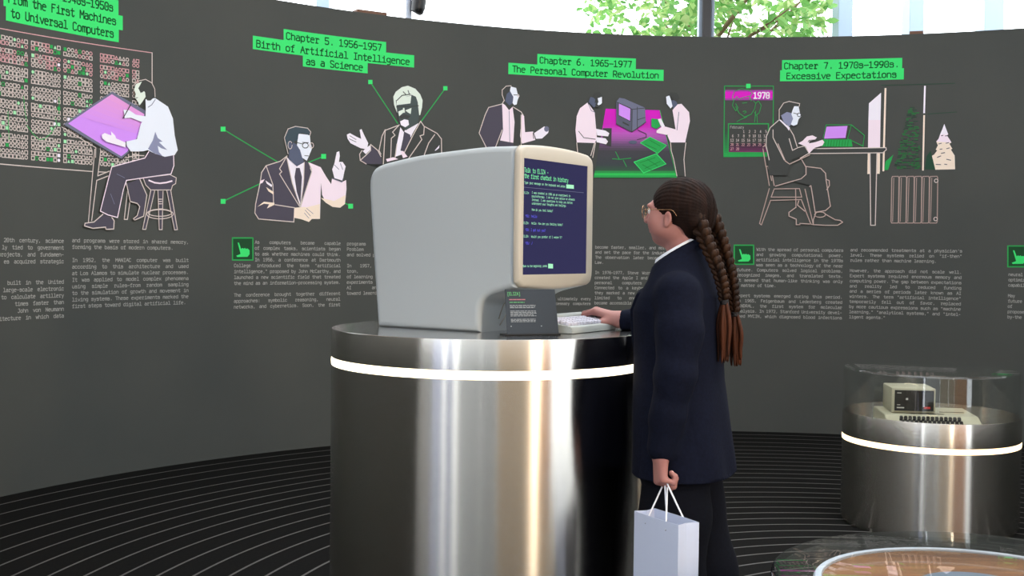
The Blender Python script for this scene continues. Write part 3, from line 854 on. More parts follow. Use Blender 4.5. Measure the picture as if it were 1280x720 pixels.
# ================================================================== MAIN PLINTH
def steel(name, c, rough, aniso=0.75, brush=True):
    m = mat(name, c, rough=rough, metal=1.0)
    n, l, b = nodes_of(m)
    if aniso:
        b.inputs['Anisotropic'].default_value = aniso
        b.inputs['Anisotropic Rotation'].default_value = 0.25
        tg = n.new('ShaderNodeTangent'); tg.direction_type = 'RADIAL'; tg.axis = 'Z'
        l.new(tg.outputs[0], b.inputs['Tangent'])
    if brush:
        tc = n.new('ShaderNodeTexCoord'); mp = n.new('ShaderNodeMapping'); nz = n.new('ShaderNodeTexNoise')
        mp.inputs['Scale'].default_value = (1.0, 1.0, 60.0); nz.inputs['Scale'].default_value = 6.0; nz.inputs['Detail'].default_value = 6.0
        l.new(tc.outputs['Object'], mp.inputs[0]); l.new(mp.outputs[0], nz.inputs['Vector'])
        mr = n.new('ShaderNodeMapRange'); mr.inputs['To Min'].default_value = rough * 0.95; mr.inputs['To Max'].default_value = rough * 1.06
        l.new(nz.outputs['Fac'], mr.inputs['Value']); l.new(mr.outputs[0], b.inputs['Roughness'])
        nz2 = n.new('ShaderNodeTexNoise'); nz2.inputs['Scale'].default_value = 2.2; nz2.inputs['Detail'].default_value = 2.0
        l.new(tc.outputs['Object'], nz2.inputs['Vector'])
        bp = n.new('ShaderNodeBump'); bp.inputs['Strength'].default_value = 0.06; bp.inputs['Distance'].default_value = 0.02
        l.new(nz2.outputs['Fac'], bp.inputs['Height']); l.new(bp.outputs[0], b.inputs['Normal'])
    return m
m_steel = steel('brushed_steel', 'c2beb6', 0.25, aniso=1.0)
m_steel_top = steel('steel_top', 'b9b8b5', 0.16, aniso=0.0, brush=False)
m_led = mat('led_warm_white', 'fff6dd', emit=3.2, emit_color='fff1d0')
m_led2 = mat('led_amber_white', 'ffe9c4', emit=3.0, emit_color='ffdca6')
m_black = mat('black_gap', '0b0b0b', rough=0.8)

PC = (-0.0669, 3.6028); PR = 0.4776; PT = EYE - 0.2368
REC = 0.074        # depth of the tray under the clear covers
def plinth(label, c, R, top, led_z, led_h, led_m, with_top=True, group=None):
    root = thing('display_plinth', label, 'plinth', group, (c[0], c[1], 0))
    z0, z1 = led_z - led_h / 2, led_z + led_h / 2
    bm = bmesh.new(); add_lathe(bm, [(R - 0.03, 0.0), (R - 0.012, 0.0), (R - 0.012, 0.02), (R, 0.021), (R, z0 - 0.001), (R - 0.001, z0), (R - 0.03, z0)], 160)
    bm_obj('body', bm, m_steel, root, smooth=True, auto=30)
    bm = bmesh.new(); add_lathe(bm, [(R - 0.02, z0), (R - 0.0005, z0), (R + 0.0005, (z0 + z1) / 2), (R - 0.0005, z1), (R - 0.02, z1)], 160)
    bm_obj('light_strip', bm, led_m, root, smooth=True, auto=40)
    bm = bmesh.new()
    if with_top:
        add_lathe(bm, [(R - 0.03, z1), (R - 0.001, z1), (R, z1 + 0.001), (R, top - 0.002), (R - 0.0006, top - 0.0006), (R - 0.002, top)], 160)
        bm_obj('collar', bm, m_steel, root, smooth=True, auto=30)
        bm = bmesh.new(); add_lathe(bm, [(R - 0.002, top), (R * 0.6, top), (0, top)], 160)
        bm_obj('top_plate', bm, m_steel_top, root, smooth=True, auto=30)
    else:
        add_lathe(bm, [(R - 0.03, z1), (R - 0.001, z1), (R, z1 + 0.001), (R, top - 0.002), (R - 0.001, top), (R - 0.010, top), (R - 0.011, top - REC)], 160)
        bm_obj('collar', bm, m_steel, root, smooth=True, auto=30)
        bm = bmesh.new(); add_lathe(bm, [(R - 0.011, top - REC), (R * 0.6, top - REC), (0, top - REC)], 160)
        bm_obj('tray', bm, m_steel_top, root, smooth=True, auto=30)
    return root
plinth('tall brushed steel drum plinth carrying the big computer housing', PC, PR, PT, EYE - 0.3325, 0.023, m_led, group='steel drum plinths')

# ================================================================== COMPUTER HOUSING
CO = Vector((-0.413, 3.614, PT)); CRZ = math.atan2(-0.553, 0.833)
m_case = mat('case_plastic', 'a9b0b2', rough=0.42, spec=0.5)
m_bezel = mat('bezel_plastic_warm_lit', 'afa797', rough=0.42, spec=0.5)  # cream tone has the warm front light painted in; case stays cool
root = thing('computer_housing', 'big pale grey rounded computer housing with upright screen on the steel plinth', 'computer', None, CO, CRZ)
CW = 0.40
def offset_loop(pts, d):
    out = []; n = len(pts)
    for i in range(n):
        p0, p1, p2 = Vector(pts[i - 1]), Vector(pts[i]), Vector(pts[(i + 1) % n])
        e0, e1 = (p1 - p0).normalized(), (p2 - p1).normalized()
        n0, n1 = Vector((-e0.y, e0.x)), Vector((-e1.y, e1.x))
        b = n0 + n1
        if b.length < 1e-6: b = n0
        b.normalize()
        k = max(0.5, b.dot(n0))
        out.append(p1 + b * (d / k))
    return out
def smooth_pts(ctrl, n=4):
    """Catmull-Rom through control points (open)"""
    c = [Vector(p) for p in ctrl]; out = []
    for i in range(len(c) - 1):
        p0, p1, p2, p3 = c[max(i - 1, 0)], c[i], c[i + 1], c[min(i + 2, len(c) - 1)]
        for k in range(n):
            t = k / n
            out.append(0.5 * ((2 * p1) + (p2 - p0) * t + (2 * p0 - 5 * p1 + 4 * p2 - p3) * t * t + (3 * p1 - p0 - 3 * p2 + p3) * t ** 3))
    out.append(c[-1]); return out
# counter-clockwise side profile (s forward, z up)
prof = []
prof += [Vector((0.383, 0.0)), Vector((0.383, 0.03))]
prof += smooth_pts([(0.383, 0.052), (0.386, 0.078), (0.398, 0.098), (0.420, 0.110), (0.455, 0.120), (0.503, 0.131)], 4)
prof += [Vector((0.503, 0.25)), Vector((0.503, 0.40))]
prof += smooth_pts([(0.503, 0.532), (0.40, 0.5335), (0.297, 0.528), (0.20, 0.5215), (0.132, 0.5145), (0.05, 0.502), (0.005, 0.493), (-0.021, 0.480), (-0.0355, 0.456), (-0.0385, 0.425), (-0.034, 0.36), (-0.022, 0.22), (-0.008, 0.08), (0.0, 0.0)], 3)
prof = [Vector((p[0], p[1])) for p in prof]
bm = bmesh.new(); rings = []
RB = 0.017
ws = [(RB * (1 - math.cos(R_(a))), RB * (1 - math.sin(R_(a)))) for a in (0, 15, 30, 45, 60, 75, 90)]
seq = [(w_, d) for w_, d in ws] + [(CW - w_, d) for w_, d in reversed(ws)]
for w_, d in seq:
    lp = offset_loop(prof, d)
    rings.append([bm.verts.new((p.x, w_, p.y)) for p in lp])
for a, b in zip(rings[:-1], rings[1:]):
    for i in range(len(a)):
        j = (i + 1) % len(a); bm.faces.new((a[i], a[j], b[j], b[i]))
bm.faces.new(rings[0]); bm.faces.new(rings[-1][::-1])
body = bm_obj('body', bm, m_case, root, smooth=True, auto=40)
for p in body.data.polygons:
    if len(p.vertices) > 8: p.use_smooth = False
# bezel
def outer_loop():
    top = smooth_pts([(CW / 2 + 0.180, 0.5335), (CW / 2 + 0.10, 0.540), (CW / 2, 0.5425), (CW / 2 - 0.10, 0.5405), (CW / 2 - 0.185, 0.5345)], 4)
    bot = smooth_pts([(CW / 2 - 0.185, 0.1335), (CW / 2 - 0.09, 0.127), (CW / 2, 0.1245), (CW / 2 + 0.09, 0.127), (CW / 2 + 0.185, 0.1335)], 4)
    L, Rr = CW / 2 - 0.2055, CW / 2 + 0.2115
    c1 = smooth_pts([(Rr, 0.165), (Rr + 0.0015, 0.33), (Rr - 0.001, 0.495), (Rr - 0.009, 0.521), (CW / 2 + 0.180, 0.5335)], 5)
    c2 = smooth_pts([(CW / 2 - 0.185, 0.5345), (L + 0.008, 0.522), (L, 0.495), (L - 0.0015, 0.33), (L, 0.165), (L + 0.009, 0.143), (CW / 2 - 0.185, 0.1335)], 5)
    c3 = smooth_pts([(CW / 2 + 0.185, 0.1335), (Rr - 0.008, 0.143), (Rr, 0.165)], 5)
    return c1[:-1] + top[:-1] + c2[:-1] + bot[:-1] + c3[:-1]
OL = outer_loop()
cen = Vector((CW / 2 - 0.008, 0.3335)); HX, HZ = 0.179, 0.1645
SW0, SW1, SZ0, SZ1 = cen.x - HX, cen.x + HX, 0.169, 0.498
def ray_poly(a, poly):
    d = Vector((math.cos(a), math.sin(a))); best = 0
    for i in range(len(poly)):
        p, q = poly[i] - cen, poly[(i + 1) % len(poly)] - cen
        e = q - p; den = d.x * e.y - d.y * e.x
        if abs(den) < 1e-12: continue
        t = (p.x * e.y - p.y * e.x) / den; u = (p.x * d.y - p.y * d.x) / den
        if -1e-6 <= u <= 1 + 1e-6 and t > best: best = t
    return cen + d * best
rect = [Vector((SW1, SZ0)), Vector((SW1, SZ1)), Vector((SW0, SZ1)), Vector((SW0, SZ0))]
angs = sorted([2 * math.pi * i / 140 for i in range(140)] + [math.atan2(p.y - cen.y, p.x - cen.x) % (2 * math.pi) for p in rect])
inner = [ray_poly(a, rect) for a in angs]; outer = [ray_poly(a, OL) for a in angs]
off = lambda d: [o + (cen - o).normalized() * d for o in outer]
loops = [(0.5005, off(0.004)), (0.502, off(0.0015)), (0.504, outer), (0.511, outer), (0.5175, off(0.0022)), (0.5215, off(0.006)), (0.523, off(0.012)), (0.523, inner), (0.5205, inner)]
bm = bmesh.new(); rings = [[bm.verts.new((s, p.x, p.y)) for p in lp] for s, lp in loops]
for a, b in zip(rings[:-1], rings[1:]):
    for i in range(len(a)):
        j = (i + 1) % len(a); bm.faces.new((a[i], a[j], b[j], b[i]))
bez = bm_obj('screen_bezel', bm, m_bezel, root, smooth=True, auto=35)
bez['label'] = 'screen surround toned cream for warm light'
m_screen = mat('screen_glass', '05050c', rough=0.06, emit=0.85, emit_color='34325a', spec=0.6)
bm = bmesh.new(); add_box(bm, (0.5195, cen.x, 0.3335), (0.004, 2 * HX + 0.002, 2 * HZ + 0.002))
scr = bm_obj('screen', bm, m_screen, root); scr['label'] = 'lit dark blue portrait screen'
# screen lettering, laid on the glass
sG = mat('screen_green', '06180c', emit=1.0, emit_color='7df5a6'); sM = mat('screen_mint', '06180c', emit=1.0, emit_color='a8f8c4'); sB = mat('screen_blue', '06060c', emit=1.0, emit_color='5a55f0'); sL = mat('screen_line', '06060c', emit=0.8, emit_color='6a7090')
cs, sn = math.cos(CRZ), math.sin(CRZ)
def on_front(x, y, s=0.5220):
    d = pix_ray(x, y); o = CO + Vector((s * cs, s * sn, 0)); nrm = Vector((cs, sn, 0)); e = Vector((0, 0, EYE))
    t = (o - e).dot(nrm) / d.dot(nrm); p = e + d * t - CO
    return (p.x * -sn + p.y * cs, p.z)
fl = Flat(); fr = lambda x, y: on_front(640 + x / 4.495, 190 + y / 4.5)
fl.layer = 1
def sline(t, a, b, m, h):
    (w0, z0), (w1, z1) = fr(*a), fr(*b)
    cw = (w1 - w0) / (len(t) - 0.28)
    z = (z0 + z1) / 2
    fl.text(t, (w0 - 0.14 * cw, z - h / 2), cw, h, h * 0.13, m, bump=False, fill=0.74)
sline('Talk to ELIZA -', (70, 103), (205, 113), sG, 0.0118)
sline('the first chatbot in history', (70, 133), (316, 160), sG, 0.0118)
sline('Type your message on the keyboard and press', (70, 172), (298, 192), sM, 0.0062)
q = [fr(305, 182), fr(347, 186), fr(347, 207), fr(305, 204)]; fl.poly(q, sM, bump=False)
fl.line([fr(60, 197), fr(402, 229)], 0.0012, sL, bump=False)
sline('ELIZA:', (68, 228), (98, 231), sM, 0.0056)
for t, a, b in (('I was created in 1966 as an experiment in', (112, 230), (328, 245)), ('psychotherapy. I do not give advice or answers', (112, 248), (352, 267)), ('Instead, I ask questions to help you better', (112, 268), (340, 286)), ('understand your thoughts and feelings.', (112, 288), (306, 303)), ('How do you feel today?', (112, 323), (229, 332)), ('ELIZA:', (66, 398), (96, 400)), ('Hello. How are you feeling today?', (110, 401), (285, 408)), ('ELIZA:', (66, 473), (96, 475)), ("Would you prefer if I weren't?", (108, 476), (280, 480)), ('Back to the beginning: press', (62, 640), (196, 642))):
    sline(t, a, b, sM, 0.0060)
for t, a, b in (('YOU: hello', (76, 360), (140, 362)), ('YOU: I got out you?', (76, 438), (188, 440)), ('YOU: /', (76, 512), (115, 513))): sline(t, a, b, sB, 0.0068)
fl.poly([fr(203, 628), fr(230, 630), fr(230, 655), fr(203, 654)], sM, bump=False)
scr_l = fl.build('screen_lettering', lambda w_, z, l: (0.5220 + l, w_, z), root)
# small dark cable loop hanging on the foot of the housing
m_cable = mat('grey_cable', '8c8578', rough=0.5)
bm = bmesh.new(); add_tube(bm, smooth_pts([(0.384, 0.105, 0.016), (0.395, 0.125, 0.05), (0.393, 0.142, 0.078), (0.389, 0.135, 0.086), (0.386, 0.120, 0.075), (0.384, 0.100, 0.035)], 5), 0.0016, 6)
bm_obj('cable', bm, m_cable, root, smooth=True)

# ================================================================== KEYBOARD
m_kb = mat('keyboard_case', 'a3a8a4', rough=0.5); m_key = mat('key_caps', 'c6c4d0', rough=0.45); m_key2 = mat('key_caps_blue', 'b8c8e6', rough=0.45)
kx0, kx1, ky0, ky1 = 0.492, 0.622, 0.122, 0.385
root = thing('computer_keyboard', 'compact off white keyboard on the plinth under the girl\'s hand', 'keyboard', None, CO + Vector((kx1 * cs - ky0 * sn, kx1 * sn + ky0 * cs, 0)), CRZ)
def K(s, w_, z): return (s - kx1, w_ - ky0, z)
bm = bmesh.new(); n = 8
sec = [(kx1, 0.001), (kx1 + 0.001, 0.006), (kx1 - 0.002, 0.0185), (kx1 - 0.006, 0.020), (kx0 + 0.034, 0.034), (kx0 + 0.032, 0.046), (kx0 + 0.026, 0.049), (kx0 + 0.004, 0.050), (kx0, 0.046), (kx0, 0.001)]
a = [bm.verts.new(K(s, ky0, z)) for s, z in sec]; b = [bm.verts.new(K(s, ky1, z)) for s, z in sec]
for i in range(len(sec)):
    j = (i + 1) % len(sec); bm.faces.new((a[i], a[j], b[j], b[i]))
bm.faces.new(a); bm.faces.new(b[::-1])
bmesh.ops.recalc_face_normals(bm, faces=bm.faces[:])
bmesh.ops.bevel(bm, geom=bm.edges[:], offset=0.0012, segments=2, affect='EDGES')
bm_obj('case', bm, m_kb, root, smooth=True, auto=30)
ang = math.atan2(0.034 - 0.020, -(kx0 + 0.034 - kx1 + 0.006))
rk = Matrix.Rotation(math.atan2(0.014, 0.09), 3, 'Y')
key0 = None
nrow, ncol = 4, 14
for r in range(nrow):
    for c in range(ncol):
        f = (r + 0.5) / nrow
        s = kx1 - 0.016 - f * 0.074; z = 0.0215 + f * 0.0125
        wv = ky0 + 0.010 + (ky1 - ky0 - 0.02) * (c + 0.5 + 0.15 * (r % 2)) / (ncol + 0.3)
        if key0 is None:
            bm = bmesh.new(); vs = add_box(bm, (0, 0, 0.0045), (0.0150, 0.0152, 0.009), bevel=0.0015, seg=2)
            for v in bm.verts:
                if v.co.z > 0.006: v.co.x *= 0.8; v.co.y *= 0.8
            k = key0 = bm_obj('key', bm, m_key, root, smooth=True, auto=40)
        else:
            k = key0.copy(); col.objects.link(k); k.parent = root
        k.location = K(s, wv, z); k.rotation_euler = (0, math.atan2(0.0125, 0.074), 0)

# ================================================================== INFORMATION CARD
m_card = mat('card_slate', '30373e', rough=0.6, spec=0.2)
c_green = mat('card_green', '4f9a5c', rough=0.7); c_red = mat('card_red', '9a5a66', rough=0.7); c_txt = mat('card_text', '8d9396', rough=0.7)
bl, br = on_z(636, 419.2, PT), on_z(697.5, 416.8, PT)
bl = Vector((-0.010, 3.292, PT)); br = Vector((0.136, 3.345, PT))
dirx = (br - bl); Wc = dirx.length; yaw = math.atan2(dirx.y, dirx.x)
root = thing('information_card', 'dark slate information card leaning in front of the housing foot', 'sign', None, bl, yaw)
tilt = R_(14); Hc = 0.128
def cardp(x, z, l): return (x, 0.006 + z * math.sin(tilt) - l * math.cos(tilt), 0.003 + z * math.cos(tilt) + l * math.sin(tilt))
bm = bmesh.new()
for l in (0.0, -0.003):
    pass
lo = [(0, 0), (Wc, 0), (Wc - 0.002, Hc), (0.003, Hc)]
f_ = [bm.verts.new(cardp(x, z, 0.0015)) for x, z in lo]; b_ = [bm.verts.new(cardp(x, z, -0.0015)) for x, z in lo]
bm.faces.new(f_); bm.faces.new(b_[::-1])
for i in range(4): bm.faces.new((f_[i], b_[i], b_[(i + 1) % 4], f_[(i + 1) % 4]))
bm_obj('panel', bm, m_card, root)
bm = bmesh.new(); add_box(bm, (Wc / 2 - 0.006, 0.012, 0.002), (Wc + 0.012, 0.045, 0.004), bevel=0.001)
add_box(bm, (Wc / 2, 0.046, 0.030), (0.02, 0.004, 0.058), Matrix.Rotation(R_(30), 3, 'X'))
bm_obj('stand', bm, m_black, root)
fl = Flat(); fl.layer = 1
fl.text('[ELIZA]', (0.008, 0.111), 0.0056, 0.0085, 0.0014, c_green, bump=False)
rc = random.Random(11)
def dashes(y, x0, x1, m, h=0.0022):
    x = x0
    while x < x1:
        L = rc.uniform(0.004, 0.013); e = min(x + L, x1)
        fl.line([(x, y), (e, y)], h, m, bump=False); x = e + 0.0028
dashes(0.0985, 0.014, 0.062, c_red, 0.003); dashes(0.0905, 0.014, 0.058, c_green, 0.002)
for y in (0.082, 0.0785, 0.075, 0.0655, 0.062, 0.0585, 0.055, 0.0515, 0.042, 0.0385, 0.035): dashes(y, 0.014, 0.088 + rc.uniform(-0.004, 0.004), c_txt, 0.0015)
fl.line([(0.012, 0.022), (0.014, 0.022)], 0.002, c_txt, bump=False); fl.line([(0.103, 0.022), (0.105, 0.022)], 0.002, c_txt, bump=False)
fl.build('lettering', lambda x, z, l: cardp(x, z, 0.0018 + l), root)
# ================================================================== GLASS TOPPED PLINTHS
def glass_mat(name, tint=(0.965, 0.975, 0.97, 1)):
    m = bpy.data.materials.new(name); m.use_nodes = True
    n, l = m.node_tree.nodes, m.node_tree.links
    n.remove(n['Principled BSDF'])
    tr = n.new('ShaderNodeBsdfTransparent'); tr.inputs['Color'].default_value = tint
    gl = n.new('ShaderNodeBsdfGlossy'); gl.inputs['Roughness'].default_value = 0.02; gl.inputs['Color'].default_value = (1, 1, 1, 1)
    # Schlick reflectance of a thin clear sheet, the same from both sides
    ge = n.new('ShaderNodeNewGeometry'); dt = n.new('ShaderNodeVectorMath'); dt.operation = 'DOT_PRODUCT'
    l.new(ge.outputs['Normal'], dt.inputs[0]); l.new(ge.outputs['Incoming'], dt.inputs[1])
    def mth(op, a, b=None):
        k = n.new('ShaderNodeMath'); k.operation = op
        for i, v in enumerate((a, b)):
            if v is None: continue
            if isinstance(v, (int, float)): k.inputs[i].default_value = v
            else: l.new(v, k.inputs[i])
        return k.outputs[0]
    fr = mth('ADD', mth('MULTIPLY', mth('POWER', mth('SUBTRACT', 1.0, mth('ABSOLUTE', dt.outputs['Value'])), 5.0), 0.96), 0.04)
    mx = n.new('ShaderNodeMixShader')
    l.new(fr, mx.inputs[0]); l.new(tr.outputs[0], mx.inputs[1]); l.new(gl.outputs[0], mx.inputs[2])
    l.new(mx.outputs[0], n['Material Output'].inputs['Surface'])
    return m
m_glass = glass_mat('clear_cover')
def cover(label, c, R, z0, z1, t=0.008):
    root = thing('glass_cover', label, 'glass cover', 'round clear covers on plinths', (c[0], c[1], z0))
    h = z1 - z0; q = 0.010
    arc = lambda r, cz, rad: [(r - rad + rad * math.cos(R_(a)), cz - rad + rad * math.sin(R_(a))) for a in (0, 30, 60, 90)]
    bm = bmesh.new()
    add_lathe(bm, [(R - t, 0.0), (R, 0.0)] + arc(R, h, q) + [(0, h)], 128)
    add_lathe(bm, [(R - t, 0.0)] + arc(R - t, h - t, 0.004) + [(0, h - t)], 128)
    bmesh.ops.remove_doubles(bm, verts=bm.verts[:], dist=1e-5)
    bm_obj('dome', bm, m_glass, root, smooth=True, auto=35)
    return root
V2 = (2.1162, 5.9367); VR = 0.4274; V2T = EYE - 0.7896
plinth('low steel drum plinth at the right with the beige microcomputer under glass', V2, VR, V2T, EYE - 0.9199, 0.026, m_led2, False, group='steel drum plinths')
cover('clear round cover over the beige microcomputer at the right', V2, VR - 0.003, V2T, EYE - 0.5672)
V3 = (0.9539, 2.3235); V3G = EYE - 0.643
V3T = V3G - 0.225
plinth('nearest steel drum plinth at the bottom right corner, below the frame', V3, VR, V3T, V3T - 0.13, 0.026, m_led2, False, group='steel drum plinths')
cover('clear round cover cut by the bottom right corner of the photo', V3, VR - 0.003, V3T, V3G, 0.012)

# vintage microcomputer under the far cover
m_beige = mat('beige_plastic', 'a8a48c', rough=0.55); m_pblack = mat('panel_black', '0d0d0e', rough=0.35); m_pkey = mat('dark_keys', '1c1a18', rough=0.5); m_pw = mat('panel_white', 'b9b9b4', rough=0.6); m_pr = mat('panel_red', 'b22a28', rough=0.6)
TZ = V2T - REC + 0.0005
root = thing('vintage_microcomputer', 'beige vintage microcomputer with black front panel inside the right glass case', 'computer', None, (V2[0] - 0.005, V2[1], TZ), R_(-7))
bm = bmesh.new()
sec = [(-0.215, 0.0), (-0.215, 0.022), (-0.200, 0.030), (-0.100, 0.062), (-0.09, 0.068), (0.215, 0.072), (0.222, 0.066), (0.222, 0.0)]
def ext(bm, sec, x0, x1, taper=0.0):
    a = [bm.verts.new((x0, y, z)) for y, z in sec]; b = [bm.verts.new((x1, y, z)) for y, z in sec]
    k = len(sec)
    for i in range(k): bm.faces.new((a[i], a[(i + 1) % k], b[(i + 1) % k], b[i]))
    bm.faces.new(a[::-1]); bm.faces.new(b)
ext(bm, sec, -0.235, 0.215)
bmesh.ops.recalc_face_normals(bm, faces=bm.faces[:]); bmesh.ops.bevel(bm, geom=bm.edges[:], offset=0.003, segments=2, affect='EDGES')
bm_obj('case', bm, m_beige, root, smooth=True, auto=30)
bm = bmesh.new(); add_box(bm, (-0.085, 0.085, 0.134), (0.215, 0.23, 0.125), bevel=0.006)
bm_obj('drive_box', bm, m_beige, root, smooth=True, auto=30)
bm = bmesh.new(); add_box(bm, (-0.082, -0.0335, 0.134), (0.190, 0.008, 0.104), bevel=0.002)
pn = bm_obj('front_panel', bm, m_pblack, root); pn['label'] = 'black front panel'
fl = Flat(); fl.layer = 1
for x, y, L, h, m in ((-0.165, 0.172, 0.018, 0.004, m_pw), (-0.165, 0.112, 0.014, 0.003, m_pw), (-0.165, 0.098, 0.032, 0.006, m_pw), (-0.032, 0.100, 0.024, 0.010, m_pr), (-0.12, 0.142, 0.004, 0.01, m_pw)): fl.line([(x, y), (x + L, y)], h, m, bump=False)
fl.build('panel_marks', lambda x, z, l: (x, -0.0378 - l, z), root)
bm = bmesh.new(); add_box(bm, (-0.02, -0.045, 0.0705), (0.16, 0.006, 0.002)); add_box(bm, (0.115, 0.03, 0.0725), (0.12, 0.003, 0.002))
bm_obj('case_slot', bm, m_pblack, root)
k0 = None
sl = math.atan2(0.032, 0.1)
for r in range(4):
    for c in range(14):
        f = (r + 0.5) / 4
        if k0 is None:
            bm = bmesh.new(); add_box(bm, (0, 0, 0.005), (0.0165, 0.0165, 0.012), bevel=0.002)
            for v in bm.verts:
                if v.co.z > 0.008: v.co.x *= 0.78; v.co.y *= 0.78
            k = k0 = bm_obj('key', bm, m_pkey, root)
        else:
            k = k0.copy(); col.objects.link(k); k.parent = root
        k.location = (-0.165 + 0.0213 * c + 0.005 * (r % 2), -0.192 + 0.085 * f, 0.0325 + 0.0272 * f); k.rotation_euler = (sl, 0, 0)

# wooden cased exhibit under the near cover
m_wood = mat('exhibit_wood', '9a6a3c', rough=0.5)
noise_color(m_wood, '7d4413', 'b5782f', scale=3.0, stretch=(1, 14, 14), detail=6)
m_blue = mat('exhibit_blue', '5d7285', rough=0.5)
root = thing('wooden_exhibit', 'round exhibit with brown wooden top inside the nearest glass case, bottom right', 'exhibit', None, (V3[0] - 0.025, V3[1], V3T - REC + 0.0005))
WT = 0.69 - (V3T - REC)
bm = bmesh.new(); add_lathe(bm, [(0.0, 0.0), (0.285, 0.0), (0.29, 0.01), (0.300, WT - 0.02), (0.300, WT - 0.004), (0.12, WT - 0.004)], 96); bm_obj('case', bm, m_pblack, root, smooth=True, auto=35)
bm = bmesh.new(); add_lathe(bm, [(0.299, WT - 0.012), (0.313, WT - 0.012), (0.315, WT), (0.311, WT + 0.005), (0.299, WT + 0.005), (0.297, WT)], 96, close=True); bm_obj('rim', bm, mat('exhibit_pale_blue', 'c9d6e4', rough=0.4), root, smooth=True, auto=40)
bm = bmesh.new(); add_lathe(bm, [(0.297, WT - 0.004), (0.297, WT), (0.115, WT + 0.002), (0.115, WT - 0.004)], 96); wt_ = bm_obj('wooden_top', bm, m_wood, root, smooth=True, auto=35)
bm = bmesh.new(); add_lathe(bm, [(0.115, WT - 0.004), (0.113, WT + 0.004), (0.100, WT + 0.006), (0.0, WT + 0.006)], 64); bm_obj('centre_plate', bm, m_blue, root, smooth=True, auto=35)
